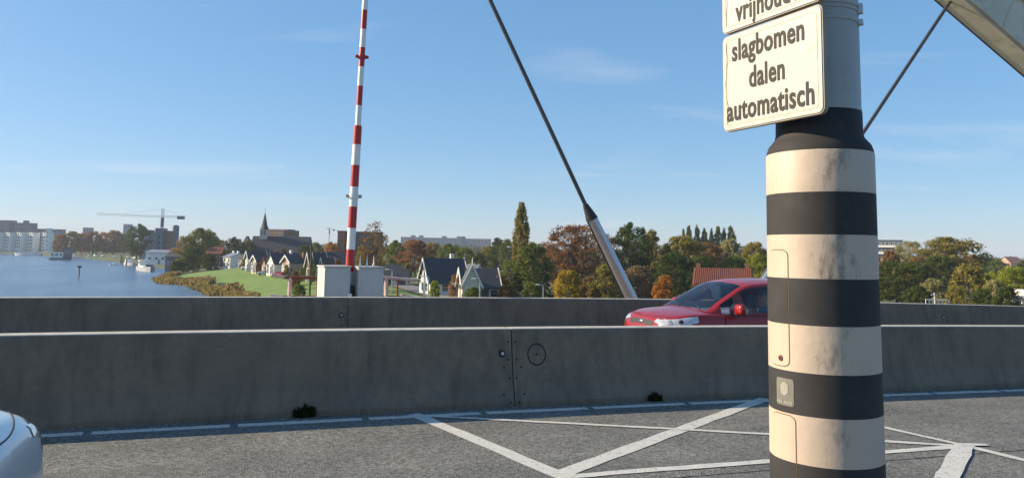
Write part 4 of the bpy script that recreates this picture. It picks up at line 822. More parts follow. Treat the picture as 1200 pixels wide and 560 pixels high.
T(572, 288, 24, 260, 'oak', 'olive', 'broadleaf_tree', 'olive tree behind and left of the poplar'); T(583, 279, 22, 250, 'tall', 'dark', 'broadleaf_tree', 'darker tall tree left of the poplar', None, 0); T(594, 280, 16, 240, 'tall', 'green', 'broadleaf_tree', 'green tree touching the left side of the poplar', None, 1)
T(611, 239, 27, 150, 'poplar', 'olive', 'poplar_tree', 'tall yellowish columnar poplar in the middle of the view')
T(626, 284, 38, 135, 'tall', 'green', 'broadleaf_tree', 'bright green tree in front of the poplar foot', None, 1); T(600, 305, 30, 150, 'oak', 'green', 'broadleaf_tree', 'green tree left of the poplar foot', None, 0)
T(606, 316, 22, 118, 'conifer', 'conifer', 'conifer', 'dark conifer below the poplar beside the orange bush', cat='conifer'); T(638, 306, 24, 122, 'conifer', 'conifer', 'conifer', 'blue green conifer between the poplar and the copper tree', cat='conifer', var=1)
T(584, 322, 27, 108, 'bush', 'orange', 'autumn_shrub', 'orange shrub right of the finialled gable house', cat='shrub', var=1); T(624, 331, 24, 112, 'bush', 'green', 'shrub', 'green shrub at the foot of the poplar', cat='shrub')
T(673, 263, 72, 150, 'bare', 'copper', 'copper_tree', 'large round copper brown tree left of the stay rod'); T(700, 272, 44, 165, 'bare', 'grey', 'bare_tree', 'greyish brown tree behind the silver sheath', None, 1); T(648, 290, 30, 175, 'oak', 'brown', 'broadleaf_tree', 'brown tree between the poplar and the copper tree', None, 1)
T(665, 317, 36, 105, 'bush', 'yellow', 'autumn_shrub', 'yellow orange shrub in front of the copper tree', cat='shrub', var=1); T(690, 325, 24, 112, 'bush', 'brown', 'shrub', 'brown shrub right of the yellow orange shrub', cat='shrub'); T(712, 310, 36, 110, 'bush', 'olive', 'shrub', 'olive shrub left of the sheath foot', cat='shrub')
T(741, 262, 44, 150, 'round', 'dark', 'broadleaf_tree', 'tall dark green tree right of the silver sheath', None, 1); T(764, 270, 26, 170, 'tall', 'olive', 'broadleaf_tree', 'olive tree right of the tall dark green tree', None, 0); T(748, 312, 44, 112, 'bush', 'grey', 'shrub', 'grey twiggy shrub behind the sheath foot', cat='shrub', var=1)
T(779, 323, 22, 100, 'bush', 'orange', 'autumn_shrub', 'small orange shrub behind the bonnet of the red car', cat='shrub'); T(800, 277, 54, 150, 'oak', 'olive', 'broadleaf_tree', 'wide olive brown tree behind the red car', None, 1); T(790, 296, 40, 130, 'round', 'dark', 'broadleaf_tree', 'dark tree above the windscreen of the red car'); T(826, 284, 46, 165, 'oak', 'brown', 'broadleaf_tree', 'brownish tree above the red tiled roof', None, 0); T(822, 300, 40, 135, 'oak', 'dark', 'broadleaf_tree', 'dark tree behind the red tiled roof', None, 1)
GP = 'row of distant poplar tops'
for i, (x, yt, w_) in enumerate([(801, 269, 8), (807.5, 265, 12), (817, 264, 11), (826, 267.5, 12), (834, 268.5, 8), (841.5, 266, 13), (849, 267.5, 10), (857, 265, 14)]):
    T(x, yt, w_, 260, 'poplar', 'green', 'poplar_tree', ['first', 'second', 'third', 'fourth', 'fifth', 'sixth', 'seventh', 'eighth'][i]+' poplar top from the left in the row above the red car', GP, i % 4)
T(855, 279, 44, 190, 'willow', 'pale', 'willow_tree', 'pale grey green willow above the roof of the red car'); T(884, 284, 34, 170, 'oak', 'olive', 'broadleaf_tree', 'olive tree touching the left side of the striped column', None, 1); T(890, 297, 26, 130, 'round', 'lime', 'broadleaf_tree', 'yellow green tree just left of the striped column', None, 1); T(862, 300, 40, 150, 'round', 'green', 'broadleaf_tree', 'green tree behind the right end of the red tiled roof')
# behind and right of the column
T(925, 285, 50, 170, 'oak', 'olive', 'broadleaf_tree', 'olive tree mostly hidden behind the striped column, left one'); T(985, 288, 60, 165, 'round', 'green', 'broadleaf_tree', 'green tree mostly hidden behind the striped column, right one')
T(1043, 293, 24, 140, 'oak', 'brown', 'autumn_tree', 'rusty brown tree beside the right edge of the striped column', None, 1); T(1050, 306, 62, 120, 'oak', 'dark', 'broadleaf_tree', 'dark green tree low beside the right edge of the striped column', None, 0); T(1066, 283, 46, 190, 'bare', 'pale', 'bare_tree', 'pale half bare tree in front of the white flats', None, 1); T(1078, 300, 34, 160, 'bare', 'brown', 'bare_tree', 'brown half bare tree left of the big olive tree', None, 0)
T(1112, 279, 66, 165, 'round', 'olive', 'broadleaf_tree', 'big round olive tree on the right'); T(1100, 300, 44, 140, 'oak', 'dark', 'broadleaf_tree', 'dark green tree in front of the big olive tree', None, 1); T(1137, 298, 26, 180, 'oak', 'brown', 'broadleaf_tree', 'dark brown tree on the right shoulder of the big olive tree', None, 1)
T(1092, 325, 34, 105, 'willow', 'pale', 'willow_tree', 'pale willow above the white railing', None, 1); T(1134, 308, 48, 110, 'willow', 'olive', 'willow_tree', 'drooping golden willow on the right', None, 0); T(1160, 318, 30, 125, 'round', 'lime', 'broadleaf_tree', 'lime green tree right of the golden willow', None, 1); T(1163, 326, 32, 100, 'willow', 'pale', 'willow_tree', 'pale willow in front of the lime green tree', None, 1); T(1187, 312, 38, 115, 'oak', 'lime', 'broadleaf_tree', 'bright green tree at the right edge', None, 0); T(1164, 303, 26, 260, 'oak', 'green', 'broadleaf_tree', 'distant green tree above the lime green tree', None, 0); T(1199, 306, 24, 200, 'round', 'dark', 'broadleaf_tree', 'dark tree at the right edge of the picture', None, 1)
T(1178, 336, 30, 92, 'bush', 'dark', 'shrub', 'dark shrub left of the white flat roof', cat='shrub'); T(1075, 335, 30, 100, 'bush', 'dark', 'shrub', 'dark shrub left of the white railing', cat='shrub', var=1); T(1118, 336, 22, 95, 'bush', 'olive', 'shrub', 'olive shrub right of the white railing', cat='shrub', var=1); T(1150, 338, 26, 97, 'bush', 'dark', 'shrub', 'dark shrub below the lime green tree', cat='shrub', var=1); T(690, 338, 60, 135, 'bush', 'dark', 'shrub', 'dark undergrowth shrub below the copper tree', cat='shrub'); T(760, 332, 40, 125, 'bush', 'dark', 'shrub', 'dark undergrowth shrub left of the red car', cat='shrub', var=1)

T(510, 329, 13, 104, 'bush', 'lime', 'shrub', 'light green shrub between the steep gabled house and the cream house', cat='shrub'); T(532, 321, 15, 96, 'birch', 'orange', 'small_tree', 'thin orange tree in front of the finialled gable'); T(556, 336, 20, 98, 'bush', 'green', 'shrub', 'green shrub in front of the cream house', cat='shrub', var=1); T(594, 334, 22, 104, 'bush', 'brown', 'shrub', 'brown shrub right of the orange shrub', cat='shrub')
for i, (x, yt, w_, dd_, c, lb) in enumerate([(287, 304, 9, 240, 'olive', 'olive garden shrub right of the square white house'), (296, 307, 7, 225, 'green', 'green garden shrub in front of the tall narrow gable house'), (305, 306, 8, 212, 'brown', 'brown garden shrub in front of the cream house by the church'), (317, 308, 8, 204, 'dark', 'dark garden shrub left of the white house with wide gable'), (338, 310, 9, 192, 'olive', 'olive garden shrub between the white and the pinkish house'), (358, 309, 10, 170, 'green', 'green garden shrub right of the pinkish house'), (266, 303, 8, 262, 'green', 'green garden shrub left of the square white house'), (379, 309, 9, 150, 'brown', 'brown garden shrub behind the left boom cabinet'), (345, 322, 12, 160, 'dark', 'dark garden hedge bush above the rusty railing')]):
    T(x, yt, w_, dd_, 'bush', c, 'garden_shrub', lb, 'garden shrubs by the dike houses', i % 2, cat='shrub')
# far wood that closes the horizon
def far_wood():
    C = []; n = 0
    for k in range(1500):
        Dm = rng.uniform(620, 1500); x = rng.uniform(-60, 1260); X = XatY(x, Dm)
        if bank_dist(X, Dm)[0] < 30: continue
        if Dm < 1050 and x < 70: continue
        h = rng.uniform(9, 15)*(1.0 if x < 900 else .55)+(2 if Dm > 1000 else 0); r = rng.uniform(4, 8); g = 1.3; m_ = 46
        d = unit(m_); q = d*(rng.uniform(.3, 1, (m_, 1))**.5)*np.array([[r, r, h*.52]])+np.array([[X, Dm, g+h*.5]]); C.append(np.concatenate([q, d], 1))
    A = np.concatenate(C); nn = A[:, 3:]+unit(len(A))*.5; nn /= np.linalg.norm(nn, axis=1, keepdims=True)
    o = link(bpy.data.objects.new('distant_wood', quads('distant_wood', A[:, :3], nn, rng.uniform(.8, 1.7, len(A)), M['leaf_olive'])))
    o.data.materials[0] = leaf_mat('distant_leaves', (.075, .085, .035)); tag(o, 'distant belt of mixed woodland along the horizon', 'woodland', kind='stuff')
far_wood()
def reeds():
    n = 16000; i = rng.integers(0, len(bl)-1, n); A = np.array(bl); f = rng.uniform(0, 1, (n, 1)); base = A[i]*(1-f)+A[i+1]*f; tg = A[i+1]-A[i]; tg /= np.linalg.norm(tg, axis=1, keepdims=True); nv = np.stack([tg[:, 1], -tg[:, 0]], 1)
    s = np.linspace(0, 1, n); wob = 2.2*np.sin(base[:, :1]*.21)+1.5*np.sin(base[:, 1:]*.37)
    q = base+nv*(rng.uniform(-5.0, 2.6, (n, 1))+wob*.7); z = land_h(q[:, 0], q[:, 1]); keep = z > -1.2; q, z = q[keep], z[keep]; n = len(q)
    hh = rng.uniform(.7, 1.8, n)*(1+.3*np.sin(q[:, 0]*.3)); an = rng.uniform(0, np.pi, n); w_ = rng.uniform(.08, .22, n); dx = np.stack([np.cos(an)*w_, np.sin(an)*w_, np.zeros(n)], 1); ln = np.stack([rng.normal(0, .3, n), rng.normal(0, .3, n), hh], 1); b = np.stack([q[:, 0], q[:, 1], z-.1], 1)
    V = np.stack([b-dx, b+dx, b+ln+dx*1.5, b+ln-dx*1.5], 1).reshape(-1, 3); me = bpy.data.meshes.new('reeds'); me.from_pydata(V.tolist(), [], np.arange(4*n).reshape(-1, 4).tolist()); me.materials.append(leaf_mat('reed_leaves', (.27, .22, .10), .12))
    o = link(bpy.data.objects.new('reed_bed', me)); tag(o, 'tan reed bed along the water edge below the green slope', 'reeds', kind='stuff')
reeds()

# ------------------------------------------------------------------ buildings
_wm = {}
def win_meshes(fm):
    if fm.name not in _wm:
        f = MB(); f.box((0, 0, 0), (1, .08, 1)); g = MB(); g.box((0, -.05, .27), (.80, .04, .36)); g2 = MB(); g.box((0, -.05, -.19), (.80, .04, .48)); _wm[fm.name] = (f.mesh('window', fm), g.mesh('pane', M['pane']))
    return _wm[fm.name]
def window(root, x, y, z, w_, h_, fm=None, rz=0, name='window'):
    a, b = win_meshes(fm or M['white']); o = link(bpy.data.objects.new(name, a), root); o.location = (x, y, z); o.scale = (w_, 1, h_); o.rotation_euler = (0, 0, rz); p_ = link(bpy.data.objects.new('pane', b), o); return o
def gable(root, w_, d, he, hr, wall, roof, axis='x', over=.35, chimney=None, off=(0, 0, 0), trim=None, wname='wall', rname='roof'):
    ox, oy, oz = off; mb = MB()
    if axis == 'x': poly = [(0, -d/2, -.5), (0, d/2, -.5), (0, d/2, he), (0, 0, hr), (0, -d/2, he)]; a, b = (-w_/2, 0, 0), (w_/2, 0, 0)
    else: poly = [(-w_/2, 0, -.5), (w_/2, 0, -.5), (w_/2, 0, he), (0, 0, hr), (-w_/2, 0, he)]; a, b = (0, -d/2, 0), (0, d/2, 0)
    mb.prism(poly, Vector(a)+Vector(off), Vector(b)+Vector(off)); mb.build(wname, wall, root)
    mb = MB(); hs_ = (d if axis == 'x' else w_)/2; sl_ = (hr-he)/hs_; e = over; lo_ = he-sl_*e; t = .16
    pr = [(-hs_-e, lo_+.02), (0, hr+.02), (hs_+e, lo_+.02), (hs_+e, lo_+t+.02), (0, hr+t*1.15+.02), (-hs_-e, lo_+t+.02)]
    if axis == 'x': mb.prism([(0, p, q) for p, q in pr], Vector((-w_/2-e, 0, 0))+Vector(off), Vector((w_/2+e, 0, 0))+Vector(off))
    else: mb.prism([(p, 0, q) for p, q in pr], Vector((0, -d/2-e, 0))+Vector(off), Vector((0, d/2+e, 0))+Vector(off))
    r = mb.build(rname, roof, root)
    if trim:                                               # pale bargeboards on both gable ends
        for s in (-1, 1):
            mb = MB(); pb_ = [(-hs_-e-.05, lo_-.12), (0, hr-.14), (hs_+e+.05, lo_-.12), (hs_+e+.05, lo_+.28), (0, hr+.36), (-hs_-e-.05, lo_+.28)]
            if axis == 'x': mb.prism([(0, p, q) for p, q in pb_], Vector((s*(w_/2+e+.01), 0, 0))+Vector(off), Vector((s*(w_/2+e+.12), 0, 0))+Vector(off))
            else: mb.prism([(p, 0, q) for p, q in pb_], Vector((0, s*(d/2+e+.01), 0))+Vector(off), Vector((0, s*(d/2+e+.12), 0))+Vector(off))
            mb.build('bargeboard', trim, r)
    if chimney:
        for cx, cy in chimney:
            mb = MB(); zt = hr+.9; mb.box((cx+ox, cy+oy, (he+zt)/2+oz), (.6, .6, zt-he)); c = mb.build('chimney', M['bwhite'] if wall in (M['bwhite'], M['cream']) else M['brick'], r); 
    return r
def house(px, wpx, yr, ye, Dm, depth, rz, wall, roof, label, axis='x', chim=None, wins=(), trim=None, name='house', cat='house', zmin=None):
    X = XatY(px, Dm); g = gz(X, Dm); w_ = wpx/F*Dm; hr = P(px, yr, Dm).z-g; he = P(px, ye, Dm).z-g
    root = empty(name, (X, Dm, g), rz, label, cat); gable(root, w_, depth, he, hr, wall, roof, axis, .35, chim, trim=trim)
    for x, z, ww, wh in wins: window(root, x*w_, -depth/2-.03, z*he, ww, wh)
    mb = MB(); mb.box((w_*.12, -depth/2-.04, 1.0), (.95, .08, 2.05)); d_ = mb.build('door', M['darkwall'], root); mb = MB(); mb.box((w_*.12+.33, -depth/2-.1, 1.0), (.12, .06, .05)); mb.build('handle', M['steel'], d_)
    return root, w_, he, hr
W2 = ((-.3, .3, 1.1, 1.3), (.32, .3, 1.1, 1.3), (-.3, .72, 1.0, 1.2), (.3, .72, 1.0, 1.2))
# steep gabled house with white bargeboards
h1, w1, he1, hr1 = house(520, 44, 304, 329, 120, 6.4, R(21), M['bwhite'], M['slate'], 'white house with steep dark roof and white edged gable', 'x', [(1.6, .8)], ((-.1, .55, 1.2, 1.1), (.3, .55, 1.2, 1.1)), M['bwhite'])
for y_, z_ in ((-1.2, 1.2), (1.2, 1.2), (0, 3.4)): window(h1, -w1/2-.03, y_, z_, 1.2, 1.3, M['white'], R(-90))
h2, w2, he2, hr2 = house(561, 40, 316, 335, 108, 5.5, R(12), M['cream'], M['slate'], 'cream house with dark roof and finialled gable below the far flats', 'x', None, ((.1, .5, 1.2, 1.2), (.35, .5, 1.2, 1.2)), M['bwhite'])
gable(h2, 2.6, 1.5, he2+.2, hr2+.6, M['cream'], M['slate'], 'y', .2, None, (-w2/2+.9, -3.2, 0), M['bwhite'], 'porch_wall', 'porch_roof'); mb = MB(); mb.lathe([(.10, hr2+.6), (.06, hr2+.9), (.10, hr2+1.1), (0, hr2+1.9)], 8, (-w2/2+.9, -4.05, 0)); mb.build('finial', M['white'], h2); window(h2, -w2/2+.9, -3.98, he2*.55, 1.4, 1.6)
for i, px in enumerate((549, 559)): house(px, 8, 311, 319, 125+i*3, 4, R(12), M['bwhite'], M['slate'], ['small white gable peeping over the cream house roof, left one', 'small white gable peeping over the cream house roof, right one'][i], 'y', None, ((0, .7, .7, .8),), M['bwhite'])
house(465, 27, 311, 326, 150, 8, R(8), M['bwhite'], M['slate'], 'low white house with dark roof right of the boom cabinets', 'x', None, ((-.3, .45, 1.2, 1), (.3, .45, 1.2, 1)))
h4 = house(388, 29, 296, 313, 175, 8, R(15), M['brick'], M['slate'], 'brick house with long dark roof behind the left boom cabinet', 'x', [(-2, 0)], W2)[0]
for i, (px, wd) in enumerate(((368, 6), (374, 6), (384, 5))): house(px, wd, 297 if i < 2 else 303, 307 if i < 2 else 310, 168, 3, R(-38), M['cream'], M['slate'], ['narrow cream gable leftmost of three beside the long dark roof', 'narrow cream gable second of three beside the long dark roof', 'narrow cream gable in front of the long dark roof'][i], 'y', None, ((0, .5, .7, 1.1),), M['bwhite'])
house(349, 15, 300, 307, 195, 7, R(-38), M['pink'], M['slate'], 'pinkish house with white window frames beside the wooden pole', 'y', [(1, 1)], W2, M['bwhite'])
house(333, 17, 297, 308, 205, 8, R(-42), M['bwhite'], M['slate'], 'white house with wide dark gable right of the church', 'y', [(0, 2)], W2)
house(311, 10, 300, 305, 215, 7, R(-40), M['cream'], M['slate'], 'cream house with pale windows below the church tower', 'y', None, W2, M['bwhite'])
house(300, 5.5, 295, 301, 225, 6, R(-38), M['bwhite'], M['slate'], 'tall narrow white gable house left of the cream house', 'y', None, ((0, .35, .8, 1.2), (0, .7, .8, 1.2)), M['bwhite'])
house(321, 8, 302, 308, 210, 6, R(-40), M['pink'], M['tile'], 'small brick house with red roof between the cream and white houses', 'y', None, ((0, .5, .8, 1.1),))
house(292, 9, 296, 303, 250, 6, R(-35), M['cream'], M['slate'], 'cream house half hidden by the tree left of the church', 'x', None, W2)
house(276.5, 14, 297, 301, 262, 7, R(-36), M['bwhite'], M['greywall'], 'square white house standing alone on the dike', 'x', [(-1.4, 0), (1.2, 0)], W2)
house(253, 16, 290, 297, 300, 8, R(10), M['brick'], M['tile'], 'house with red tiled roof left of the square white house', 'x', None, W2); mb = MB()
tw = empty('white_tower', (XatY(264, 305), 305, gz(XatY(264, 305), 305)), 0, 'slim white tower rising beside the red roofed house', 'tower'); hh_ = P(264, 283.5, 305).z-tw.location.z; mb.box((0, 0, hh_/2-.2), (.95, .95, hh_+.4)); mb.build('shaft', M['bwhite'], tw, bevel=.05); mb = MB(); mb.box((0, 0, hh_+.1), (1.15, 1.15, .2)); mb.build('cap', M['greywall'], tw)
house(208, 12, 290.5, 296, 345, 8, R(10), M['bwhite'], M['tile'], 'shed with red roof between the work boat and the olive tree', 'x', None, ((0, .5, 1.2, 1.2),), name='shed', cat='shed')
house(190, 27, 293, 296, 380, 10, R(-6), M['bwhite'], M['greywall'], 'long white boat shed with a low roof behind the work boat', 'x', None, ((-.3, .5, 1.6, 1.2), (0, .5, 1.6, 1.2), (.3, .5, 1.6, 1.2)), name='boat_shed', cat='shed')
house(211, 24, 297, 301, 305, 7, R(-8), M['darkwall'], M['slate'], 'low dark shed with a slate roof on the water edge', 'x', None, ((-.25, .5, 1.4, 1.1), (.25, .5, 1.4, 1.1)), name='shed', cat='shed')
# church
def church():
    Dm = 320; X = XatY(330, Dm); g = gz(X, Dm); w_ = 64/F*Dm; root = empty('church', (X, Dm, g), R(6), 'church with long dark slate roof and a slender spire', 'church')
    he = P(330, 297, Dm).z-g; hr = P(330, 277.5, Dm).z-g; gable(root, w_, 15, he, hr, M['brick'], M['slate'], 'x', .4)
    for k in range(7): window(root, -w_*.42+k*w_*.14, -7.55, he*.55, 1.2, 2.6, M['cream'])
    gable(root, 4.2, 3.2, hr*.62, hr*.98, M['cream'], M['slate'], 'y', .2, None, (-w_/2-1.2, -6.4, 0), M['bwhite'], 'gable_wall', 'gable_roof'); window(root, -w_/2-1.2, -8.05, hr*.5, 1.0, 3.0, M['cream'])
    tx = XatY(308, Dm)-X+.4; zt = P(308, 269, Dm).z-g; za = P(308, 249, Dm).z-g
    mb = MB(); mb.box((tx, 0, zt/2), (3.0, 3.0, zt)); t_ = mb.build('tower', M['cream'], root)
    for s in (-.6, .6): window(t_, tx+s, -1.53, zt-1.4, .7, 1.8, M['cream'])
    mb = MB(); mb.lathe([(1.95, zt-.1), (1.2, zt+1.6), (.08, za), (0, za+.1)], 8, (tx, 0, 0)); sp = mb.build('spire', M['slate'], root); mb = MB(); mb.tube((tx, 0, za-.2), (tx, 0, za+2.4), .06, .03, 6); mb.box((tx, 0, za+1.6), (.8, .08, .08)); mb.build('cross', M['rod'], sp)
church()
# flat roofed blocks
def block(xl, xr, yt, Dm, depth, rz, wall, label, rows, cols, fm=None, ww=.6, wh=.5, name='apartment_block', group=None, extras=None, band=None, ybase=None, z_floor=0):
    px = (xl+xr)/2; X = XatY(px, Dm); g = gz(X, Dm); w_ = (xr-xl)/F*Dm; h = P(px, yt, Dm).z-g; root = empty(name, (X, Dm, g), rz, label, 'building', group)
    mb = MB(); mb.box((0, 0, h/2-.3), (w_, depth, h+.6)); mb.build('wall', wall, root); mb = MB(); mb.box((0, 0, h+.15), (w_+.5, depth+.5, .3)); mb.build('roof', M['greywall'], root)
    for r in range(rows):
        for c in range(cols): window(root, -w_/2+(c+.5)*w_/cols, -depth/2-.03, h*(r+.55)/rows, w_/cols*ww, h/rows*wh, fm)
        if band: mb = MB(); mb.box((0, -depth/2-.5, h*(r+.12)/rows), (w_, 1.0, h/rows*.30)); mb.build('balcony', band, root)
    for (fx, fw, fh) in (extras or ()): mb = MB(); mb.box((fx*w_, 0, h+fh/2), (fw, depth*.5, fh)); mb.build('rooftop_box', wall, root)
    return root, w_, h
def white_block(px, label, i):
    root, w_, h = block(px-5.4, px+5.4, 272.5, 790, 7, R(-28), M['white'], label, 6, 3, M['white'], .62, .62, 'white_apartment_block', 'white apartment blocks on the river bank')
    for k in range(6): mb = MB(); mb.box((w_*.0, -4.2, h*(k+.08)/6), (w_*.36, 1.2, .9)); mb.build('balcony', M['white'], root)
for i, (px, lb) in enumerate(((-2, 'white apartment block cut off by the left edge'), (10.5, 'white apartment block second from the left edge'), (24, 'white apartment block third from the left edge'), (38, 'white apartment block fourth from the left edge'), (54.5, 'white apartment block at the right end with the tallest stair tower'))): white_block(px, lb, i)
tw = empty('stair_tower', (XatY(55.5, 780), 780, gz(XatY(55.5, 780), 780)), 0, 'tall white stair tower at the end of the white apartment row', 'tower'); hh_ = P(55.5, 268, 780).z-tw.location.z; mb = MB(); mb.box((0, 0, hh_/2), (4.2, 4, hh_)); mb.build('shaft', M['white'], tw); mb = MB(); mb.box((0, 0, hh_+.2), (4.8, 4.6, .4)); mb.build('cap', M['white'], tw)
for k in range(5): window(tw, 0, -2.03, hh_*(k+.6)/5.5, 1.2, 1.6, M['white'])
block(-4, 12.5, 258.5, 980, 16, 0, M['darkwall'], 'dark blue office slab at the left edge, tallest part', 7, 4, M['darkwall'], .7, .4, 'office_block'); block(12.6, 37, 261.5, 985, 16, 0, M['darkwall'], 'dark blue office slab behind the white apartment row', 7, 6, M['darkwall'], .7, .4, 'office_block', None, [(.13, 3, 3.5)])
block(-6, 60, 276, 815, 8, 0, M['greywall'], 'low blue grey link building between the white apartment blocks', 5, 22, M['greywall'], .6, .5, 'link_building')
block(37, 60, 268.5, 1000, 14, 0, M['brick'], 'low brown block between the dark slab and the white stair tower', 5, 6, M['cream'], .5, .35, 'office_block')
block(60, 72, 269, 830, 12, R(8), M['greywall'], 'blue grey block right of the white apartment row', 6, 3, M['greywall'], .6, .5); block(98, 105, 267, 1050, 12, 0, M['greywall'], 'small pale block above the autumn tree row', 6, 2, M['white'], .5, .4); block(145, 151, 263, 1100, 12, 0, M['greywall'], 'slim grey tower block left of the dark tree', 9, 2, M['white'], .5, .4, 'tower_block')
for i, (a, b, yt, lb) in enumerate(((167, 176, 270, 'blue grey glass block left of the crane mast'), (177, 184, 273, 'blue grey glass block just left of the crane mast'), (184, 191, 268, 'blue grey glass block behind the crane mast'), (191, 200, 271, 'brownish block right of the crane mast'))): block(a, b, yt, 500+i*4, 10, R(3), M['brick'] if i == 3 else M['greywall'], lb, 5, 2, M['white'] if i < 2 else M['greywall'], .7, .5, 'glass_apartment_block', 'blocks around the crane')
rt = empty('round_tower', (XatY(204, 540), 540, gz(XatY(204, 540), 540)), 0, 'dark round tower right of the crane mast', 'tower'); hh_ = P(204, 263.5, 540).z-rt.location.z; mb = MB(); mb.lathe([(2.4, -1), (2.4, hh_-1.2), (2.0, hh_-.4), (0, hh_)], 20); mb.build('drum', M['darkwall'], rt, smooth=True, angle=40)
for k in range(4): mb = MB(); mb.lathe([(2.4, hh_*(k+.5)/4.6), (2.5, hh_*(k+.5)/4.6+.1), (2.5, hh_*(k+.5)/4.6+.5), (2.4, hh_*(k+.5)/4.6+.6)], 20); mb.build('ring_ledge', M['greywall'], rt)
block(313, 343, 270.5, 430, 14, R(-20), M['brick'], 'flat brown brick block right of the church spire', 4, 9, M['cream'], .6, .4, 'apartment_block', None, [(-.2, 6, .9), (.25, 7, .8)])
block(396.5, 404.5, 271.5, 300, 8, R(5), M['redbrick'], 'red brick end block just left of the boom', 4, 2, M['cream'], .4, .4, 'apartment_block'); block(405, 447, 272.5, 304, 8, R(5), M['brick'], 'long dark brick block behind the half bare tree', 4, 12, M['greywall'], .6, .45, 'apartment_block')
for i, (a, b, yt) in enumerate(((470, 495, 278), (495, 541, 279), (541, 575, 280))):
    block(a, b, yt, 1250+i*10, 14, 0, M['greywall'], ['left third of the long distant flats on the horizon', 'middle of the long distant flats on the horizon', 'right third of the long distant flats on the horizon'][i], 7, 9, M['bwhite'], .6, .4, 'distant_flats', 'distant flats on the horizon', [(.05, 7, 3.4), (.42, 7, 3.2)] if i < 2 else [(-.45, 7, 4)])
block(1020, 1056, 282, 350, 12, R(-28), M['darkwall'], 'white banded flats rising behind the pale half bare tree', 5, 8, M['bwhite'], .7, .4, 'apartment_block', None, None, M['white'])
house(1184, 16, 301, 308, 620, 12, R(10), M['pink'], M['tile'], 'distant pinkish house on the right horizon', 'x', [(0, 0)], W2); house(1156, 10, 302, 307, 700, 12, R(10), M['darkwall'], M['slate'], 'distant dark house on the right horizon', 'x', None, W2)
fl = block(1187, 1216, 349.5, 100, 7, R(10), M['bwhite'], 'white flat roofed building at the lower right edge', 1, 3, M['white'], .5, .5, 'flat_roofed_house', None, [(.15, 1.4, 1.1)])
# red tiled roof behind the car
hR, wR, heR, hrR = house(847, 60, 316.3, 333, 108, 8, R(-17), M['redbrick'], M['tile'], 'house with ribbed red tiled roof behind the red car', 'x', [(-3.4, .3), (3.3, .3)], ((-.3, .5, 1.2, 1.2), (.3, .5, 1.2, 1.2)))
nrib = 30; mb = MB(); hs_ = 4.35; sl_ = (hrR-heR)/4
for k in range(nrib):                                      # rolls of the pantiles, too fine to pick apart singly
    x = -wR/2-.25+(wR+.5)*(k+.5)/nrib; a = Vector((x, -hs_, heR-sl_*.35+.24)); b = Vector((x, 0, hrR+.24)); mb.tube(a, b, .075, .075, 6)
tr_ = mb.build('tile_rolls', M['tile'], hR); tr_['kind'] = 'stuff'

# ------------------------------------------------------------------ cranes
def crane(px, yt, yj, xl, xr, Dm, label, big=True):
    X = XatY(px, Dm); g = gz(X, Dm); zt = P(px, yt, Dm).z-g; zj = P(px, yj, Dm).z-g; root = empty('tower_crane', (X, Dm, g), 0, label, 'crane', 'tower cranes'); s = .9 if big else .6
    def lattice(name, a, b, w_, n, m, r):
        a, b = Vector(a), Vector(b); d = (b-a).normalized(); q = d.to_track_quat('Z', 'Y'); cs = [q @ Vector((x*w_/2, y*w_/2, 0)) for x, y in ((-1, -1), (1, -1), (1, 1), (-1, 1))]; mb = MB()
        for c in cs: mb.tube(a+c, b+c, r, r, 4)
        for k in range(n):
            for j in range(4): mb.tube(a.lerp(b, k/n)+cs[j], a.lerp(b, (k+1)/n)+cs[(j+1) % 4], r*.6, r*.6, 3)
        return mb.build(name, m, root)
    bl_, wh_ = mat('crane_blue', (.08, .16, .32), .5), mat('crane_grey', (.36, .37, .38), .6)
    lattice('mast', (0, 0, -.5), (0, 0, zt), 1.6*s, 22, bl_, .12*s); L0, L1 = XatY(xl, Dm)-X, XatY(xr, Dm)-X
    jl = lattice('jib', (0, 0, zj), (L0, 0, zj+1.5), 1.3*s, 26, wh_, .09*s); lattice('counter_jib', (0, 0, zj), (L1, 0, zj+.3), 1.3*s, 8, wh_, .10*s)
    mb = MB(); mb.box((L1*.8, 0, zj-.6), (abs(L1)*.3, 1.6*s, 2.4*s)); mb.build('counterweight', M['darkwall'], root)
    mb = MB(); mb.tube((0, 0, zt), (L0*.62, 0, zj+1.2), .05*s, None, 4); mb.tube((0, 0, zt), (L1*.9, 0, zj+.3), .05*s, None, 4); mb.build('tie_bar', M['rod'], root)
    mb = MB(); mb.box((.6*s, -1.2*s, zj-1.6), (1.4*s, 1.4*s, 2.0*s)); mb.build('cab', M['darkwall'], root)
    mb = MB(); mb.box((0, 0, zj-5.5*s), (1.9*s, 1.9*s, 6*s)); mb.build('slewing_unit', M['darkwall'], root)
crane(188, 244.5, 254, 110, 215, 560, 'big tower crane with a long jib over the river bank'); crane(385, 266, 269, 381.5, 391.5, 850, 'small distant tower crane left of the boom', False)

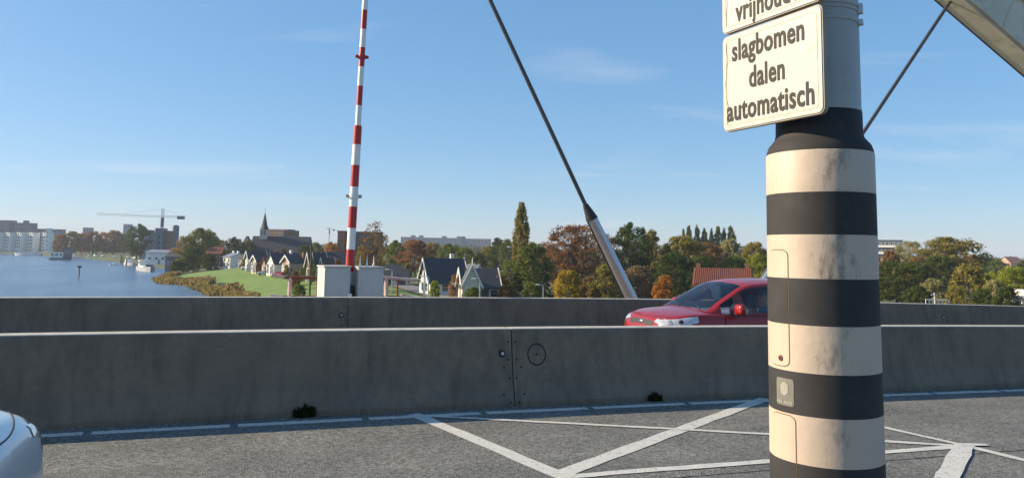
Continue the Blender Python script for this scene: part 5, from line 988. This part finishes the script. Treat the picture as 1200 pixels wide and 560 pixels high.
# ------------------------------------------------------------------ boats and river marks
def hull(name, L_, W_, Hh, m, root, sheer=.3, bow=.35, dark=None):
    mb = MB(); vs = []; n = 14
    for i in range(n):
        t = i/(n-1); x = -L_/2+L_*t; k = 1 if t < 1-bow else math.cos((t-(1-bow))/bow*math.pi/2)**.7; k = max(k, .02); k *= min(1, .75+t*2.5); zt = Hh*(1+sheer*max(0, (t-.5)*2)**2)
        for y, z in ((-.75, -.8), (-.95, .0), (-1, zt), (1, zt), (.95, 0), (.75, -.8)): vs.append((x, y*k*W_/2, z))
    mb.add(vs, [(i*6+j, i*6+(j+1) % 6, (i+1)*6+(j+1) % 6, (i+1)*6+j) for i in range(n-1) for j in range(6)]+[tuple(range(6)), tuple((n-1)*6+j for j in range(6))]); return mb.build(name, m, root)
def boat(px, ypx, L_, W_, Hh, rz, hm, label, houses, name, group=None, mast=None):
    r = ray(px, ypx); t = -CZ/r[2]; root = empty(name, (r[0]*t, r[1]*t, 0), rz, label, 'boat', group); hull('hull', L_, W_, Hh, hm, root)
    for nm, x, l_, w_, z0, h, m in houses:
        mb = MB(); mb.box((x, 0, z0+h/2), (l_, w_, h)); c = mb.build(nm, m, root, bevel=.05)
        if nm in ('wheelhouse', 'cabin'):
            for k in range(max(2, int(l_/2.2))):
                for s in (-1, 1):
                    o = window(c, x-l_/2+(k+.5)*l_/max(2, int(l_/2.2)), s*(w_/2+.03), z0+h*.62, l_/max(2, int(l_/2.2))*.6, h*.4, M['bwhite'], 0 if s < 0 else math.pi)
    if mast: mb = MB(); mb.tube((mast[0], 0, Hh), (mast[0], 0, mast[1]), .07, .04, 6); mb.build('mast', M['rod'], root)
    return root
wb = mat('white_boat_paint', (.72, .72, .70), .4); db = mat('dark_blue_boat_paint', (.03, .05, .11), .4); gb = mat('grey_boat_paint', (.38, .40, .42), .5)
boat(33, 299.5, 24, 5, 2.2, R(176), wb, 'long pale barge moored below the white apartment row', [('hatch_cover', 0, 15, 3.8, 2.2, .9, gb), ('wheelhouse', 9.5, 3.5, 3.4, 2.0, 2.8, M['white'])], 'barge', 'moored boats')
boat(71, 304.3, 13, 5, 1.2, R(12), db, 'white houseboat with a dark wheelhouse moored by the far bank', [('cabin', -1.8, 7.6, 4.4, 1.2, 3.6, M['white']), ('wheelhouse', 4.4, 3.4, 4.2, 1.2, 6.6, M['darkwall'])], 'houseboat', 'moored boats', (4.4, 9.5))
boat(171, 317, 28, 5.4, 1.5, R(-58), gb, 'work boat with pale deck and dark bow moored by the sheds', [('hatch_cover', -1, 14, 3.6, 1.4, .55, M['bwhite']), ('wheelhouse', -10, 3.6, 3.4, 1.5, 2.5, M['white']), ('cabin', 9.0, 2.2, 2.4, 1.6, 1.0, db)], 'work_boat', 'moored boats', (-10, 6.5))
boat(152, 310.5, 18, 4.2, 1.2, R(-56), gb, 'pale grey boat moored beyond the work boat', [('cabin', -4, 5, 3.0, 1.2, 1.5, M['white'])], 'motor_boat', 'moored boats', (-2, 7))
boat(133.5, 311, 4.4, 1.8, .7, R(-6), wb, 'small white dinghy on the water left of the work boat', [('console', -.4, .9, .7, .5, .7, wb)], 'dinghy', 'moored boats')
for i, (px, yb, yt) in enumerate(((141.5, 308.5, 299), (143.5, 309.5, 301), (148, 311, 304))):
    r = ray(px, yb); t = -CZ/r[2]; root = empty('mooring_post', (r[0]*t, r[1]*t, 0), 0, ['tallest mooring post by the grassy bank', 'middle mooring post by the grassy bank', 'mooring post nearest the grey boat'][i], 'post', 'mooring posts'); h = P(px, yt, r[1]*t).z; mb = MB(); mb.tube((0, 0, -2), (0, 0, h), .32, .28, 10); mb.build('pile', M['wood'], root); mb = MB(); mb.tube((0, 0, h), (0, 0, h+.2), .34, .3, 10); mb.build('cap', M['black'], root)
r = ray(92.5, 324); t = -CZ/r[2]; root = empty('river_beacon', (r[0]*t, r[1]*t, 0), 0, 'red river beacon post standing in the water', 'beacon'); h = P(92.5, 313.5, r[1]*t).z
mb = MB(); mb.tube((0, 0, -3), (0, 0, h), .20, .17, 10); mb.build('pile', M['rust'], root); mb = MB(); mb.box((0, 0, h+.25), (1.3, .12, .6)); mb.build('board', M['black'], root); mb = MB(); mb.lathe([(.28, h-.1), (.28, h), (0, h+.05)], 10); mb.build('collar', M['red'], root)

# parked cars on the dike and on the far bank
pk = {}
def parked(px, Dm, rz, colr, label):
    X = XatY(px, Dm); z = gz(X, Dm)+.16
    if colr not in pk: pk[colr] = make_car('parked_car', label, {'white': M['white'], 'black': M['black'], 'red': M['red'], 'silver': silver}[colr], (X, Dm, z), rz, False, 'cars parked along the dike and the far bank', True); return
    c = copy_tree(pk[colr]); c.location = (X, Dm, z); c.rotation_euler = (0, 0, rz); c['label'] = label
parked(254, 248, R(100), 'black', 'black car driving along the top of the dike'); parked(291, 228, R(190), 'white', 'white car parked in front of the tall narrow gable house'); parked(311, 205, R(190), 'silver', 'silver car parked below the cream house'); parked(327, 190, R(160), 'red', 'red car parked in front of the white house with wide gable')
parked(299, 224, R(170), 'black', 'dark car parked right of the white car on the dike')
for i, (px, dd_) in enumerate(((88, 590), (94, 588), (106, 575), (113, 570), (121, 560), (135, 520), (150, 500), (158, 480))):
    parked(px, dd_, R(20*i), 'white', 'white car parked on the far bank, '+['first', 'second', 'third', 'fourth', 'fifth', 'sixth', 'seventh', 'eighth'][i]+' from the left')

# poles and lamps by the houses
def pole(px, yb, yt, Dm, label, lamp=True, m='steel', r=.06):
    X = XatY(px, Dm); g = gz(X, Dm); h = P(px, yt, Dm).z-g; root = empty('street_lamp' if lamp else 'wooden_pole', (X, Dm, g-.1), 0, label, 'street lamp' if lamp else 'pole', 'street lamps by the houses' if lamp else None); mb = MB(); mb.tube((0, 0, 0), (0, 0, h), r*1.3, r, 8); mb.build('shaft', M[m], root)
    if lamp: mb = MB(); mb.path([(0, 0, h), (-.15, 0, h+.12), (-.45, 0, h+.15)], [r, r*.8, r*.7], 6); a = mb.build('arm', M[m], root); mb = MB(); mb.box((-.62, 0, h+.14), (.5, .2, .12)); mb.build('lamp_head', M['white'], a, bevel=.03)
    else: mb = MB(); mb.tube((0, 0, h), (0, 0, h+.08), r*1.2, r*.6, 8); mb.build('cap', M[m], root)
pole(364.5, 0, 287, 120, 'weathered wooden pole left of the boom cabinets', False, 'wood', .13); pole(503, 0, 324, 78, 'street lamp in front of the steep gabled house'); pole(563, 0, 327, 80, 'street lamp in front of the cream house'); pole(540, 0, 333, 82, 'thin street lamp between the two houses'); pole(460, 0, 316, 95, 'street lamp above the rusty rail end'); pole(637, 0, 334, 90, 'street lamp in front of the blue green conifer')
# white railing on the right
def wrail():
    Dm = 62; X0, X1 = XatY(1083, Dm), XatY(1110, Dm); z0 = gz(X0, Dm)
    base = empty('white_railing', ((X0+X1)/2, Dm, gz((X0+X1)/2, Dm)), 0, 'white railing with a thin mast on a platform below the pale willow', 'railing'); bo_ = Vector(base.location); zt = P(1096, 351, Dm).z; zb_ = P(1096, 357, Dm).z-.6
    mb = MB(); mb.box((0, .5, zb_-bo_.z-.1), (X1-X0+.6, 1.6, .2)); mb.build('platform', M['cabinet'], base)
    for k in range(8): x = X0+(X1-X0)*k/7-bo_.x; mb = MB(); mb.tube((x, 0, zb_-bo_.z), (x, 0, zt-bo_.z), .03, None, 6); mb.build('post', M['white'], base)
    for z in (zt, (zt+zb_)/2+.1): mb = MB(); mb.tube((X0-bo_.x, 0, z-bo_.z), (X1-bo_.x, 0, z-bo_.z), .035, None, 6); mb.build('rail', M['white'], base)
    mb = MB(); x = XatY(1094, Dm)-bo_.x; mb.tube((x, .1, zb_-bo_.z), (x, .1, P(1094, 343, Dm).z-bo_.z), .04, None, 6); mb.tube((x-.25, .1, P(1094, 345.5, Dm).z-bo_.z), (x+.25, .1, P(1094, 345.5, Dm).z-bo_.z), .03, None, 6); mb.build('mast', M['white'], base)
    for s in (-.9, .9): mb = MB(); mb.box((s*(X1-X0)/2*.8, .5, (zb_-bo_.z-.2)/2-.2), (.25, .25, zb_-bo_.z+.2)); mb.build('support', M['cabinet'], base)
wrail()

# ------------------------------------------------------------------ air
hz = MB(); hz.box((0, 1200, 27.5), (9000, 5000, 61.5)); ho = hz.build('haze', bpy.data.materials.new('haze_volume')); hm = ho.data.materials[0]; hm.use_nodes = True; t = hm.node_tree; t.nodes.clear()
o = t.nodes.new('ShaderNodeOutputMaterial'); v = t.nodes.new('ShaderNodeVolumePrincipled'); v.inputs['Color'].default_value = (.80, .88, 1, 1); v.inputs['Density'].default_value = .0002; v.inputs['Anisotropy'].default_value = 0; t.links.new(v.outputs[0], o.inputs['Volume'])
tag(ho, 'thin bluish haze over the river and town', 'haze', kind='stuff')

white_car.scale = (1, 1, .95)
